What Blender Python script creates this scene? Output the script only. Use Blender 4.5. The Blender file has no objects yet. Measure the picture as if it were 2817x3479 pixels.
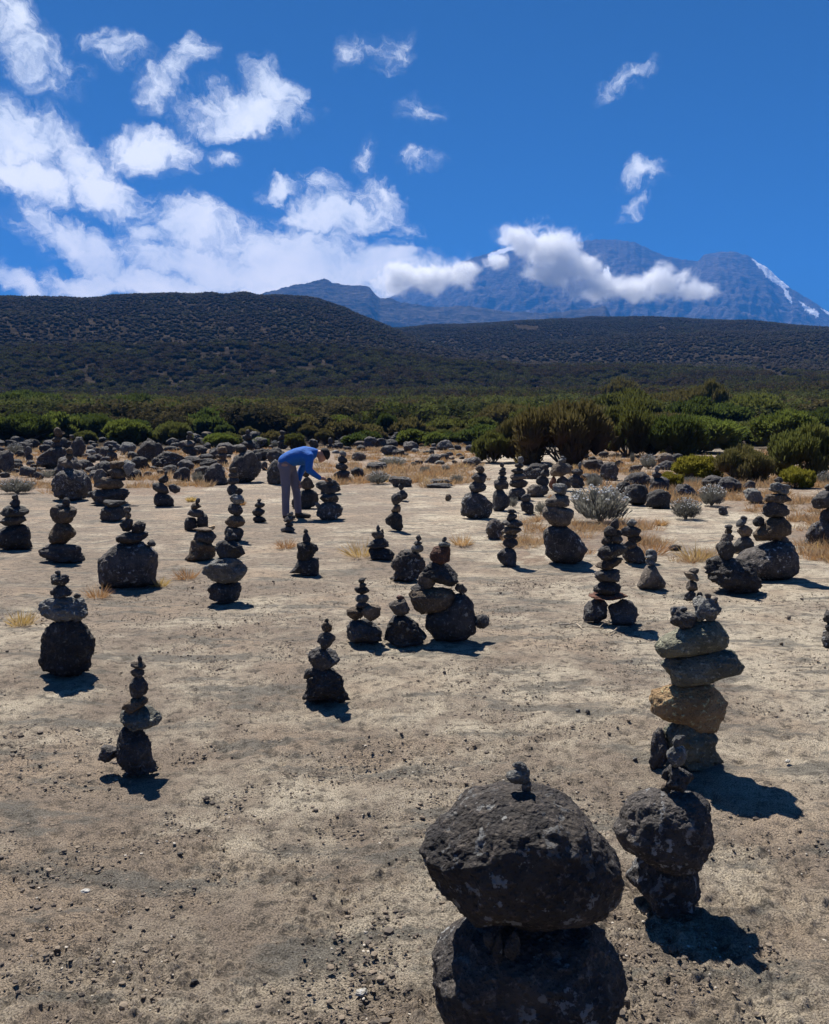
import bpy, bmesh, math, random
import numpy as np
from mathutils import Vector, Matrix

random.seed(7)
rng = np.random.default_rng(7)
S = bpy.context.scene
C = S.collection
R = math.radians

# ------------------------------------------------------------------ camera
FPX, CX, CY = 3000.0, 1408.5, 1739.5      # focal length and centre, pixels of the 2817 x 3479 frame
PITCH, EYE = R(5.9), 1.6
cp, sp = math.cos(PITCH), math.sin(PITCH)
cam_d = bpy.data.cameras.new("camera")
cam = bpy.data.objects.new("camera", cam_d)
C.objects.link(cam)
cam.location = (0, 0, EYE)
cam.rotation_euler = (R(90) - PITCH, 0, 0)
cam_d.sensor_fit = 'HORIZONTAL'
cam_d.sensor_width = 36.0
cam_d.lens = 36.0 * FPX / 2817.0
cam_d.clip_start = 0.05
cam_d.clip_end = 40000
S.camera = cam

REG = {'A': (0, 1400, .40323), 'B': (700, 1400, .40323), 'C': (1400, 1400, .40323), 'D': (2100, 1400, .41302),
       'E': (0, 1900, .40323), 'F': (900, 1700, .46083), 'G': (1900, 1700, .52823), 'H': (1300, 2500, .80645),
       'I': (0, 1420, .26498), 'J': (400, 1420, .28802), 'K': (850, 1420, .28802), 'L': (1300, 1420, .26498),
       'M': (1700, 1250, .34562), 'N': (2217, 1250, .34562), 'O': (2500, 1700, .27979), 'Q': (0, 1150, .51843),
       'T': (900, 1150, .51843), 'P': (0, 0, 1.62270)}


def full(reg, x, y):
    a, b, s = REG[reg]
    return a + x * s, b + y * s


def ray(u, v):
    a = (u - CX) / FPX
    b = -(v - CY) / FPX
    return Vector((a, cp + b * sp, -sp + b * cp))


def azt(px, py):
    """preview pixel -> azimuth (rad, from +y to +x) and tan(elevation)"""
    r = ray(px * 1.6227, py * 1.6227)
    return math.atan2(r.x, r.y), r.z / math.hypot(r.x, r.y)


# ------------------------------------------------------------------ noise (vectorised gradient noise)
def _h(ix, iy, iz, s):
    h = (ix * 374761393 + iy * 668265263 + iz * 2147483647 + s * 1274126177) & 0xffffffff
    h = ((h ^ (h >> 13)) * 1274126177) & 0xffffffff
    h = ((h ^ (h >> 15)) * 2246822519) & 0xffffffff
    return h ^ (h >> 16)


_G = np.array([[1, 1, 0], [-1, 1, 0], [1, -1, 0], [-1, -1, 0], [1, 0, 1], [-1, 0, 1], [1, 0, -1], [-1, 0, -1],
               [0, 1, 1], [0, -1, 1], [0, 1, -1], [0, -1, -1], [1, 1, 0], [0, -1, 1], [-1, 1, 0], [0, -1, -1]], float)


def pn(x, y, z=0.0, s=0):
    x = np.asarray(x, float); y = np.asarray(y, float); z = np.asarray(z, float) + np.zeros_like(x)
    fx = np.floor(x); fy = np.floor(y); fz = np.floor(z)
    ix = fx.astype(np.int64); iy = fy.astype(np.int64); iz = fz.astype(np.int64)
    x = x - fx; y = y - fy; z = z - fz
    u = x * x * x * (x * (x * 6 - 15) + 10); v = y * y * y * (y * (y * 6 - 15) + 10); w = z * z * z * (z * (z * 6 - 15) + 10)
    out = 0
    for a in (0, 1):
        wa = u if a else 1 - u
        for b in (0, 1):
            wb = v if b else 1 - v
            for c in (0, 1):
                wc = w if c else 1 - w
                g = _G[_h(ix + a, iy + b, iz + c, s) & 15]
                out = out + wa * wb * wc * (g[..., 0] * (x - a) + g[..., 1] * (y - b) + g[..., 2] * (z - c))
    return out


def fbm(x, y, z=0.0, o=4, s=0, gain=.5):
    t = 0; a = 1.0; f = 1.0
    for k in range(o):
        t = t + a * pn(x * f, y * f, np.asarray(z) * f, s + k * 17)
        a *= gain; f *= 2.03
    return t


def sst(a, b, x):
    t = np.clip((np.asarray(x, float) - a) / (b - a), 0, 1)
    return t * t * (3 - 2 * t)


# ------------------------------------------------------------------ helpers
def link(name, me, parent=None, mats=()):
    o = bpy.data.objects.new(name, me)
    C.objects.link(o)
    for m in mats:
        me.materials.append(m)
    if parent is not None:
        o.parent = parent
    return o


def npmesh(name, verts, faces, smooth=True, mat_idx=None):
    """verts (n,3); faces (m,k) with one k"""
    verts = np.ascontiguousarray(verts, dtype=np.float32)
    faces = np.ascontiguousarray(faces, dtype=np.int32)
    me = bpy.data.meshes.new(name)
    m, k = faces.shape
    me.vertices.add(len(verts)); me.loops.add(m * k); me.polygons.add(m)
    me.vertices.foreach_set("co", verts.ravel())
    me.loops.foreach_set("vertex_index", faces.ravel())
    me.polygons.foreach_set("loop_start", np.arange(m, dtype=np.int32) * k)
    me.polygons.foreach_set("use_smooth", np.full(m, smooth))
    if mat_idx is not None:
        me.polygons.foreach_set("material_index", np.ascontiguousarray(mat_idx, dtype=np.int32))
    me.update(calc_edges=True)
    return me


def attr(me, name, vals):
    a = me.attributes.new(name, 'FLOAT', 'POINT')
    a.data.foreach_set("value", np.ascontiguousarray(vals, dtype=np.float32))


def tag(o, label=None, cat=None, group=None, kind=None):
    if label: o["label"] = label
    if cat: o["category"] = cat
    if group: o["group"] = group
    if kind: o["kind"] = kind
    return o


def tubes(paths, sides=5):
    """paths: list of lists of (x,y,z,r)"""
    V = []; F = []
    for p in paths:
        n0 = len(V)
        for i, q in enumerate(p):
            c = Vector(q[:3])
            d = (Vector(p[min(i + 1, len(p) - 1)][:3]) - Vector(p[max(i - 1, 0)][:3]))
            if d.length < 1e-6: d = Vector((0, 0, 1))
            d.normalize()
            a = d.orthogonal().normalized(); b = d.cross(a)
            for k in range(sides):
                t = 2 * math.pi * k / sides
                V.append(c + (a * math.cos(t) + b * math.sin(t)) * q[3])
        for i in range(len(p) - 1):
            for k in range(sides):
                k2 = (k + 1) % sides
                F.append((n0 + i * sides + k, n0 + i * sides + k2, n0 + (i + 1) * sides + k2, n0 + (i + 1) * sides + k))
    return [tuple(v) for v in V], F


_ico = {}


def ico(n):
    if n not in _ico:
        bm = bmesh.new(); bmesh.ops.create_icosphere(bm, subdivisions=n, radius=1)
        V = np.array([v.co[:] for v in bm.verts]); F = np.array([[v.index for v in f.verts] for f in bm.faces])
        bm.free(); V /= np.linalg.norm(V, axis=1)[:, None]
        _ico[n] = (V, F)
    return _ico[n]


# ------------------------------------------------------------------ materials
def newmat(name):
    m = bpy.data.materials.new(name); m.use_nodes = True
    nt = m.node_tree; nt.nodes.clear()
    return m, nt


class NT:
    def __init__(s, nt): s.t = nt
    def n(s, typ, **kw):
        nd = s.t.nodes.new(typ)
        ins = kw.pop('ins', {})
        for k, v in kw.items(): setattr(nd, k, v)
        for k, v in ins.items():
            if isinstance(v, bpy.types.NodeSocket): s.t.links.new(v, nd.inputs[k])
            else: nd.inputs[k].default_value = v
        return nd
    def l(s, a, b): s.t.links.new(a, b)
    def math(s, op, a, b=None, c=None, clamp=False):
        nd = s.t.nodes.new('ShaderNodeMath'); nd.operation = op; nd.use_clamp = clamp
        for i, v in enumerate((a, b, c)):
            if v is None: continue
            if isinstance(v, bpy.types.NodeSocket): s.t.links.new(v, nd.inputs[i])
            else: nd.inputs[i].default_value = v
        return nd.outputs[0]
    def noise(s, vec, scale, detail=4, rough=.55, dist=0.0):
        return s.n('ShaderNodeTexNoise', ins={'Vector': vec, 'Scale': scale, 'Detail': detail, 'Roughness': rough, 'Distortion': dist}).outputs[0]
    def smooth(s, x, a, b, lo=0.0, hi=1.0):
        return s.n('ShaderNodeMapRange', interpolation_type='SMOOTHSTEP', ins={'Value': x, 'From Min': a, 'From Max': b, 'To Min': lo, 'To Max': hi}).outputs[0]
    def mix(s, f, a, b, mode='MIX'):
        nd = s.t.nodes.new('ShaderNodeMix'); nd.data_type = 'RGBA'; nd.blend_type = mode
        for i, v in ((0, f), (6, a), (7, b)):
            if isinstance(v, bpy.types.NodeSocket): s.t.links.new(v, nd.inputs[i])
            elif i and len(v) == 3: nd.inputs[i].default_value = (*v, 1)
            else: nd.inputs[i].default_value = v
        return nd.outputs[2]


def rock_mat(name, c0, c1, lich, lich_amt=.5, rough=.85, spec=.3, bump=1.0):
    m, nt = newmat(name); k = NT(nt)
    tc = k.n('ShaderNodeTexCoord').outputs['Object']
    oi = k.n('ShaderNodeObjectInfo').outputs['Random']
    off = k.n('ShaderNodeVectorMath', operation='ADD', ins={0: tc}); k.l(k.math('MULTIPLY', oi, 37.0), off.inputs[1])
    v = off.outputs[0]
    n1 = k.noise(v, 9, 6, .6)
    n2 = k.noise(v, 45, 6, .65)
    col = k.mix(k.smooth(n1, .35, .65), c0, c1)
    col = k.mix(k.smooth(n2, .54, .70), col, tuple(min(.8, x * 2.3) for x in c1))
    vp = k.n('ShaderNodeTexVoronoi', feature='F1', ins={'Vector': v, 'Scale': 85.0, 'Randomness': 1.0}).outputs['Distance']
    col = k.mix(k.smooth(vp, .10, .32, .65, 0), col, tuple(x * .35 for x in c0))
    ln = k.noise(v, 22, 5, .62, .0)
    ln2 = k.noise(v, 2.5, 2)
    lm = k.math('MULTIPLY', k.smooth(ln, .63 - .05 * lich_amt, .66 - .04 * lich_amt), k.smooth(ln2, .40, .62))
    col = k.mix(lm, col, lich)
    hsv = k.n('ShaderNodeHueSaturation', ins={'Color': col, 'Value': k.math('MULTIPLY_ADD', oi, .6, .58), 'Saturation': k.math('MULTIPLY_ADD', k.math('FRACT', k.math('MULTIPLY', oi, 7.3)), .6, .7)})
    vor = k.n('ShaderNodeTexVoronoi', feature='F1', ins={'Vector': v, 'Scale': 60.0})
    pit = k.smooth(vor.outputs['Distance'], .05, .5)
    h = k.math('ADD', k.math('MULTIPLY', n2, 1.2), k.math('MULTIPLY', pit, .35))
    h = k.math('ADD', h, k.math('MULTIPLY', n1, 1.5))
    bp = k.n('ShaderNodeBump', ins={'Height': h, 'Strength': 1.0 * bump, 'Distance': .02})
    b = k.n('ShaderNodeBsdfPrincipled', ins={'Base Color': hsv.outputs[0], 'Roughness': rough, 'Specular IOR Level': spec, 'Normal': bp.outputs[0]})
    o = k.n('ShaderNodeOutputMaterial'); k.l(b.outputs[0], o.inputs[0])
    return m


RM = {
    'd': rock_mat('dark_lava', (.036, .033, .033), (.076, .069, .065), (.30, .30, .27), .3, .8, .3),
    'b': rock_mat('brown_lava', (.075, .058, .044), (.16, .125, .093), (.30, .28, .22), .3),
    'g': rock_mat('grey_stone', (.10, .10, .095), (.20, .195, .18), (.38, .37, .33), .6),
    't': rock_mat('tan_stone', (.34, .225, .125), (.52, .36, .21), (.50, .44, .34), .2),
    'o': rock_mat('olive_stone', (.11, .11, .085), (.20, .195, .15), (.33, .33, .25), .6),
    'r': rock_mat('red_scoria', (.09, .045, .035), (.16, .085, .062), (.28, .20, .15), .3),
    'l': rock_mat('lichened_boulder', (.042, .037, .036), (.105, .089, .077), (.38, .38, .37), 1.2, .8, .35, 1.3),
    'p': rock_mat('pale_pebble', (.45, .42, .36), (.6, .56, .48), (.6, .58, .5), .2),
}


def leaf_mat(name, c0, c1, trans=.35, tcol=None, attrn=True):
    m, nt = newmat(name); k = NT(nt)
    oi = k.n('ShaderNodeObjectInfo').outputs['Random']
    tc = k.n('ShaderNodeTexCoord').outputs['Object']
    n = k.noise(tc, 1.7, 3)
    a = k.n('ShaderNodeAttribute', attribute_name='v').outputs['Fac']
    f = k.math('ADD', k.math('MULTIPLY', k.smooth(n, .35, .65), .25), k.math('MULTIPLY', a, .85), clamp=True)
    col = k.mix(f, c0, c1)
    hsv = k.n('ShaderNodeHueSaturation', ins={'Color': col, 'Value': k.math('MULTIPLY_ADD', oi, .5, .75), 'Hue': k.math('MULTIPLY_ADD', oi, .03, .485)})
    d = k.n('ShaderNodeBsdfPrincipled', ins={'Base Color': hsv.outputs[0], 'Roughness': 1.0, 'Specular IOR Level': 0.0})
    t = k.n('ShaderNodeBsdfTranslucent', ins={'Color': hsv.outputs[0] if tcol is None else k.mix(.6, hsv.outputs[0], tcol)})
    mx = k.n('ShaderNodeMixShader', ins={0: trans, 1: d.outputs[0], 2: t.outputs[0]})
    o = k.n('ShaderNodeOutputMaterial'); k.l(mx.outputs[0], o.inputs[0])
    return m


LM = {
    'green': leaf_mat('green_heath', (.040, .034, .020), (.105, .125, .028), .4, (.17, .21, .04)),
    'dark': leaf_mat('dark_heath', (.028, .026, .015), (.078, .094, .026), .35, (.10, .14, .03)),
    'olive': leaf_mat('olive_heath', (.056, .043, .028), (.130, .130, .038), .35, (.15, .17, .04)),
    'brown': leaf_mat('brown_heath', (.078, .052, .036), (.145, .130, .045), .3, (.17, .14, .05)),
    'yellow': leaf_mat('yellow_heath', (.075, .080, .014), (.19, .17, .030), .4, (.30, .27, .04)),
    'silver': leaf_mat('silver_leaf', (.085, .078, .062), (.22, .215, .19), .25, (.3, .3, .26)),
    'white': leaf_mat('white_flower', (.55, .55, .52), (.75, .75, .72), .3, (.7, .7, .66)),
    'straw': leaf_mat('dry_grass', (.27, .18, .10), (.46, .34, .20), .35, (.50, .36, .2)),
    'orange': leaf_mat('orange_grass', (.30, .16, .07), (.45, .28, .13), .35, (.5, .3, .13)),
    'gold': leaf_mat('golden_grass', (.40, .28, .09), (.52, .39, .16), .35, (.6, .42, .14)),
}


def plain(name, col, rough=.8, nscale=20, var=.35, bump=0.0, spec=.3):
    m, nt = newmat(name); k = NT(nt)
    tc = k.n('ShaderNodeTexCoord').outputs['Object']
    n = k.noise(tc, nscale, 5, .6)
    c = k.mix(n, tuple(x * (1 - var) for x in col), tuple(min(1, x * (1 + var)) for x in col))
    kw = {'Base Color': c, 'Roughness': rough, 'Specular IOR Level': spec}
    if bump:
        kw['Normal'] = k.n('ShaderNodeBump', ins={'Height': n, 'Strength': bump, 'Distance': .02}).outputs[0]
    b = k.n('ShaderNodeBsdfPrincipled', ins=kw)
    o = k.n('ShaderNodeOutputMaterial'); k.l(b.outputs[0], o.inputs[0])
    return m


BARK = plain('grey_bark', (.13, .11, .09), .9, 30, .5, .4)
WOOD = plain('bleached_wood', (.34, .28, .21), .9, 40, .4, .3)

# ------------------------------------------------------------------ terrain
_az0 = np.array([azt(x, 881)[0] for x in (0, 1736)])


def tab(pts):
    q = sorted(azt(*p) for p in pts)
    return np.array([a for a, _ in q]), np.array([t for _, t in q])


HA = tab([(-900, 660), (-400, 640), (0, 626), (120, 628), (260, 620), (400, 615), (500, 613), (560, 615), (640, 621), (690, 635), (740, 658), (780, 678), (820, 697), (870, 722), (960, 760), (1100, 800)])
HB = tab([(560, 745), (700, 715), (820, 697), (900, 689), (1000, 684), (1090, 676), (1180, 669), (1230, 667), (1320, 669), (1400, 672), (1500, 677), (1600, 688), (1690, 700), (1736, 706), (2000, 735), (2600, 770)])
TR = np.array([0, 30, 60, 90, 120, 200, 300, 450, 600, 900, 1200, 1500, 2400, 6000, 14000])
TZ = np.array([0, 0, .10, .9, 2.0, 5.2, 10.2, 24, 40, 70, 100, 118, 90, -100, -900])


def H(x, y):
    """height of the land"""
    x = np.asarray(x, float); y = np.asarray(y, float)
    r = np.hypot(x, y); az = np.arctan2(x, y)
    z = np.interp(r, TR, TZ)
    fr = sst(70, 260, r)
    z = z + fr * (1.6 * fbm(x / 90, y / 90, o=3, s=3) + .012 * r * (1 - .9 * sst(450, 900, r)) * fbm(x / 260 + 9, y / 260, o=2, s=5)) - 2.0 * sst(300, 800, r)
    # left hill
    tA = np.interp(az, *HA); RA = 980.0
    zr = EYE + RA * tA - 6.5
    s = np.clip((r - 300) / (RA - 300), 0, 1)
    prof = .58 * np.sin(s * math.pi / 2) ** 1.25 + .42 * s ** 2.0
    gul = 1 - .05 * (1 - s) * s * 4 * np.abs(pn(az * 26, r / 500, s=8)) * 2
    zA = z + (zr - z) * prof * gul
    zA = np.where(r > RA, zr - (r - RA) * .10, zA)
    # right broad rise
    tB = np.interp(az, *HB); RB = 1500.0
    zrb = EYE + RB * tB - 9.5
    s2 = np.clip((r - 500) / (RB - 500), 0, 1)
    zB = z + (zrb - z) * (.6 * s2 + .4 * s2 ** 2)
    zB = zB + 4 * s2 * (1 - s2) * 4 * fbm(az * 12, r / 330, o=3, s=31)
    zB = np.where(r > RB, zrb - (r - RB) * .08, zB)
    back = (np.abs(az) < 1.5)
    f3 = sst(290, 420, r) * back
    k = 6.0
    mA = np.where(back & (r > 290), zA, -1e3)
    mB = np.where(back & (r > 490), zB, -1e3)
    a = np.maximum(z, np.where(mA > -500, mA, z))
    b = np.maximum(a, np.where(mB > -500, mB, a))
    z = np.where(r > 290, b, z)
    near = 1 - sst(18, 45, r)
    z = z + .05 * fbm(x / 2.6, y / 2.6, o=2, s=11) * sst(0, 3, r) * near + .012 * fbm(x / .5, y / .5, o=2, s=12) * near
    return z


def Hs(x, y):
    return float(H(np.array([x]), np.array([y]))[0])


def ground_hit(u, v):
    """first point where the ray of a frame pixel meets the land"""
    r = ray(u, v)
    t = np.concatenate([np.geomspace(.8, 40, 60), np.geomspace(41, 400, 70)]) / max(r.y, .2)
    x, y, z = r.x * t, r.y * t, EYE + r.z * t
    d = z - H(x, y)
    i = np.argmax(d < 0)
    if d[i] >= 0: return None
    a, b = t[i - 1], t[i]
    q = np.linspace(a, b, 24); zz = H(r.x * q, r.y * q); dd = EYE + r.z * q - zz
    i = max(1, int(np.argmax(dd < 0))); f = dd[i - 1] / (dd[i - 1] - dd[i] + 1e-12)
    a = q[i - 1] + (q[i] - q[i - 1]) * f
    return Vector((r.x * a, r.y * a, zz[i - 1] + (zz[i] - zz[i - 1]) * f))


def gp(px, py):
    return ground_hit(px * 1.6227, py * 1.6227)


def inpoly(x, y, P):
    x = np.asarray(x); y = np.asarray(y); c = np.zeros(x.shape, bool); n = len(P)
    for i in range(n):
        x1, y1 = P[i]; x2, y2 = P[(i + 1) % n]
        q = ((y1 > y) != (y2 > y)) & (x < (x2 - x1) * (y - y1) / (y2 - y1 + 1e-12) + x1)
        c ^= q
    return c


def proj(x, y, z):
    """world -> preview pixels"""
    zz = z - EYE
    b = y * cp - zz * sp
    u = CX + FPX * x / b
    v = CY - FPX * (zz * cp + y * sp) / b
    return u / 1.6227, v / 1.6227


# soil patches where dry grass grows, as outlines on the ground
def gpoly(pts):
    out = []
    for p in pts:
        g = gp(*p); out.append((g.x, g.y))
    return out


GRASS = [gpoly(p) for p in (
    [(640, 938), (780, 930), (1010, 922), (1010, 1000), (960, 1018), (880, 1020), (800, 1012), (735, 1022), (700, 1012), (640, 985)],
    [(-60, 940), (160, 935), (380, 940), (560, 935), (600, 960), (560, 985), (420, 1025), (345, 1042), (250, 1028), (160, 1042), (60, 1030), (-60, 1026)],
    [(1085, 1098), (1130, 1080), (1145, 1120), (1120, 1178), (1080, 1185), (1068, 1160)],
    [(1190, 1105), (1290, 1085), (1365, 1090), (1400, 1140), (1350, 1165), (1330, 1180), (1300, 1135), (1240, 1165), (1200, 1150)],
    [(1180, 1010), (1340, 1060), (1480, 1055), (1560, 1075), (1700, 1100), (1800, 1130), (1800, 930), (1500, 950), (1200, 940)],
    [(1640, 1110), (1760, 1100), (1800, 1170), (1700, 1180)],
    [(1430, 1165), (1480, 1158), (1510, 1172), (1470, 1190)],
)]


def soil(x, y):
    w = .35 * fbm(x / .6, y / .6, o=3, s=41); w2 = .35 * fbm(x / .6 + 7, y / .6, o=3, s=43)
    sc = np.clip(np.hypot(x, y) / 14, .4, 3)
    m = np.zeros(np.shape(x), bool)
    for P in GRASS: m |= inpoly(x + w * sc, y + w2 * sc, P)
    return m


def build_ground():
    # rings: spacing about 1.7 render pixels close in, then growing
    rs = [.002, .1, .2, .35]
    while rs[-1] < 1.2: rs.append(rs[-1] + .025)
    while rs[-1] < 48:
        r = rs[-1]; rs.append(r + max(.006, min(r * r * 1.7 / 1413, .30)))
    while rs[-1] < 8000: rs.append(rs[-1] * (1.012 if rs[-1] < 1700 else 1.08))
    rs = np.array(rs)
    az = np.concatenate([np.arange(-180, -33, 4.5), np.arange(-33, 33, .082), np.arange(33, 180, 4.5)])
    az = np.radians(az)
    n, m = len(rs), len(az)
    RR, AA = np.meshgrid(rs, az, indexing='ij')
    X = RR * np.sin(AA); Y = RR * np.cos(AA)
    Z = H(X, Y)
    sp_ = np.gradient(rs)[:, None] + 0 * AA
    so = soil(X, Y) & (RR < 75) & (np.abs(AA) < R(60))
    # relief of the bare rock: grains, pits, low ripples
    D = np.zeros_like(Z)
    near = RR < 48
    xs, ys, spn = X[near], Y[near], sp_[near]
    patch = sst(-.15, .25, fbm(xs / 1.1, ys / .8, o=3, s=52))
    d = 0
    for i, (wl, am) in enumerate(((.42, .020), (.17, .017), (.075, .014), (.034, .0095), (.016, .0045))):
        k = sst(1.2, 2.6, wl / spn)
        q = pn(xs / wl, ys / wl, s=60 + i)
        if i in (1, 2): q = .3 - np.abs(q) * 1.5
        if i >= 2: q = q * (.55 + .9 * patch)
        if i == 3: q = np.where(q > .25, q * 2.0, q)
        d = d + am * k * q
    pit = np.clip(pn(xs / .06, ys / .06, s=71) - .38, 0, 1)
    d = d - .05 * pit * sst(1.5, 3, .06 / spn)
    D[near] = d
    Z = Z + D * sst(.3, 1.2, RR) * (1 - sst(35, 48, RR))
    V = np.stack([X, Y, Z], -1).reshape(-1, 3)
    i = np.arange(n - 1)[:, None] * m; j = np.arange(m - 1)[None, :]
    F = np.stack([i + j, i + j + 1, i + m + j + 1, i + m + j], -1).reshape(-1, 4)
    j = m - 1
    ii = (np.arange(n - 1) * m)
    F2 = np.stack([ii + j, ii, ii + m, ii + m + j], -1)
    F = np.vstack([F, F2])
    me = npmesh('ground', V, F)
    attr(me, 'soil', so.astype(float).ravel())
    far = sst(38, 60, RR).ravel()
    attr(me, 'far', far)
    o = link('ground', me, None, [ground_mat()])
    tag(o, kind='structure')
    return o


def ground_mat():
    m, nt = newmat('ground'); k = NT(nt)
    p = k.n('ShaderNodeNewGeometry').outputs['Position']
    mp = k.n('ShaderNodeMapping', ins={'Vector': p, 'Scale': (1, 1, .0)}).outputs[0]
    big = k.noise(mp, .55, 5, .6, .5)
    mid = k.noise(mp, 2.6, 6, .65, .8)
    fine = k.noise(mp, 13, 10, .80)
    grain = k.noise(mp, 150, 4, .7)
    light = (.74, .635, .475); dk = (.36, .285, .215); tan = (.56, .425, .30)
    t = k.math('ADD', k.math('MULTIPLY', big, .55), k.math('MULTIPLY', mid, .45))
    sx = k.n('ShaderNodeSeparateXYZ', ins={0: p})
    # bleached rock across the middle of the clearing, darker gritty rock close in at the left
    lean = k.math('ADD', k.smooth(sx.outputs[0], -2.0, 2.5, -.05, .03), k.smooth(k.math('ABSOLUTE', k.math('SUBTRACT', sx.outputs[1], 5.6)), .6, 3.4, .0, -.02))
    t = k.math('ADD', t, lean)
    c = k.mix(k.smooth(t, .40, .60), dk, light)
    c = k.mix(k.smooth(k.noise(mp, .9, 3), .48, .72, 0, .8), c, tan)
    mp3 = k.n('ShaderNodeMapping', ins={'Vector': p, 'Scale': (.8, 2.6, .0), 'Rotation': (0, 0, .12)}).outputs[0]
    st = k.noise(mp3, 1.5, 9, .68, .4)
    c = k.mix(k.smooth(st, .52, .61, 0, .78), c, (.215, .205, .175))
    c = k.mix(k.smooth(fine, .38, .52, .85, 0), c, (.10, .086, .070))
    c = k.mix(k.smooth(grain, .40, .56, .75, 0), c, (.06, .052, .043))
    c = k.mix(k.smooth(fine, .60, .70, 0, .5), c, (.80, .74, .62))
    c = k.mix(k.smooth(grain, .66, .78, 0, .55), c, (.62, .58, .50))
    # soil under the grass
    sa = k.n('ShaderNodeAttribute', attribute_name='soil').outputs['Fac']
    sc = k.mix(k.smooth(fine, .35, .65), (.13, .09, .065), (.30, .215, .155))
    c = k.mix(k.math('MULTIPLY', k.math('MULTIPLY', sa, .8), k.smooth(mid, .38, .55)), c, sc)
    # far slopes: litter, bare earth, rock outcrops between the shrubs
    fa = k.n('ShaderNodeAttribute', attribute_name='far').outputs['Fac']
    f1 = k.noise(mp, .12, 6, .65); f2 = k.noise(mp, .011, 5, .6, .6)
    fc = k.mix(k.smooth(f1, .42, .70), (.024, .020, .016), (.060, .048, .038))
    fc = k.mix(k.smooth(f2, .66, .74), fc, (.085, .068, .055))
    c = k.mix(fa, c, fc)
    h = k.math('ADD', k.math('MULTIPLY', fine, 1.0), k.math('MULTIPLY', grain, .35))
    bp = k.n('ShaderNodeBump', ins={'Height': h, 'Strength': 1.0, 'Distance': .045})
    b = k.n('ShaderNodeBsdfPrincipled', ins={'Base Color': c, 'Roughness': .85, 'Specular IOR Level': k.math('MULTIPLY_ADD', fa, -.10, .10), 'Normal': bp.outputs[0]})
    o = k.n('ShaderNodeOutputMaterial'); k.l(b.outputs[0], o.inputs[0])
    return m


build_ground()

# ------------------------------------------------------------------ mountains
def mountain(name, sky, R0, R1, R2, rough, mat, floor=0.0, seed=0, snow=(), az_step=.055):
    a, t = tab(sky)
    a0 = np.arange(a[0], a[-1], R(.04)); t = np.interp(a0, a, t) + .0016 * (fbm(a0 * 95, a0 * 0, o=4, s=seed + 40) - .2 * np.abs(pn(a0 * 260, a0 * 0, s=seed + 41))); a = a0     # craggy crest
    az = np.arange(a[0], a[-1], R(az_step))
    rr = np.concatenate([np.linspace(R0, R1, 230), np.linspace(R1, R2, 14)[1:]])
    RR, AA = np.meshgrid(rr, az, indexing='ij')
    tt = np.interp(AA, a, t)
    s = np.clip((RR - R0) / (R1 - R0), 0, 1)
    X = RR * np.sin(AA); Y = RR * np.cos(AA)
    w = (R1 - R0)
    rid = 1 - np.abs(pn(X / (w * .22), Y / (w * .22), s=seed)) * 2
    rid2 = 1 - np.abs(fbm(X / (w * .07), Y / (w * .07), o=4, s=seed + 4)) * 2
    rad = 1 - np.abs(fbm(AA * 22 + .3 * s, s * 1.6, o=3, s=seed + 9)) * 2      # gullies running downhill
    env = 4 * s * (1 - s)
    ztop = EYE + R1 * tt
    z0 = floor
    Z = z0 + (ztop - z0) * (.55 * s + .45 * s ** 2.2) + rough * env * ((rid - .6) * .9 + (rid2 - .7) * .45 + (rad - .7) * .35)
    Z = Z + rough * .05 * fbm(X / (w * .02), Y / (w * .02), o=3, s=seed + 2) * sst(0, .2, s)
    # never above the sight line of the crest
    cap = EYE + RR * np.interp(AA, a, t) * (.90 + .10 * s)
    Z = np.where(RR <= R1, np.minimum(Z, cap), ztop - (RR - R1) * .35)
    n, m = RR.shape
    V = np.stack([X, Y, Z], -1).reshape(-1, 3)
    i = np.arange(n - 1)[:, None] * m; j = np.arange(m - 1)[None, :]
    F = np.stack([i + j, i + j + 1, i + m + j + 1, i + m + j], -1).reshape(-1, 4)
    me = npmesh(name, V, F)
    sn = np.zeros(n * m)
    if snow:
        px, py = proj(X.ravel(), Y.ravel(), Z.ravel())
        jx = 3 * fbm(px / 9, py / 9, o=3, s=5); jy = 3 * fbm(px / 9 + 5, py / 9, o=3, s=6)
        for P in snow: sn = np.maximum(sn, inpoly(px + jx, py + jy, P))
    attr(me, 'snow', sn)
    o = link(name, me, None, [mat]); tag(o, kind='structure')
    return o


def mtn_mat(name, c0, c1):
    m, nt = newmat(name); k = NT(nt)
    p = k.n('ShaderNodeNewGeometry').outputs['Position']
    mp = k.n('ShaderNodeMapping', ins={'Vector': p, 'Scale': (.001, .001, .004)}).outputs[0]
    n = k.noise(mp, 5, 8, .65)
    n2 = k.noise(mp, 22, 8, .7)
    c = k.mix(k.smooth(n, .38, .62), c0, c1)
    c = k.mix(k.smooth(n2, .4, .66), c, tuple(x * 1.7 for x in c1))
    sn = k.n('ShaderNodeAttribute', attribute_name='snow').outputs['Fac']
    c = k.mix(k.math('MULTIPLY', sn, k.smooth(n2, .25, .45, .3, 1)), c, (.85, .87, .9))
    bp = k.n('ShaderNodeBump', ins={'Height': k.math('ADD', n, n2), 'Strength': .6, 'Distance': 30.0})
    b = k.n('ShaderNodeBsdfPrincipled', ins={'Base Color': c, 'Roughness': 1, 'Specular IOR Level': 0, 'Normal': bp.outputs[0]})
    o = k.n('ShaderNodeOutputMaterial'); k.l(b.outputs[0], o.inputs[0])
    return m


MM = mtn_mat('mountain_rock', (.040, .035, .034), (.075, .063, .058))
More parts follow.
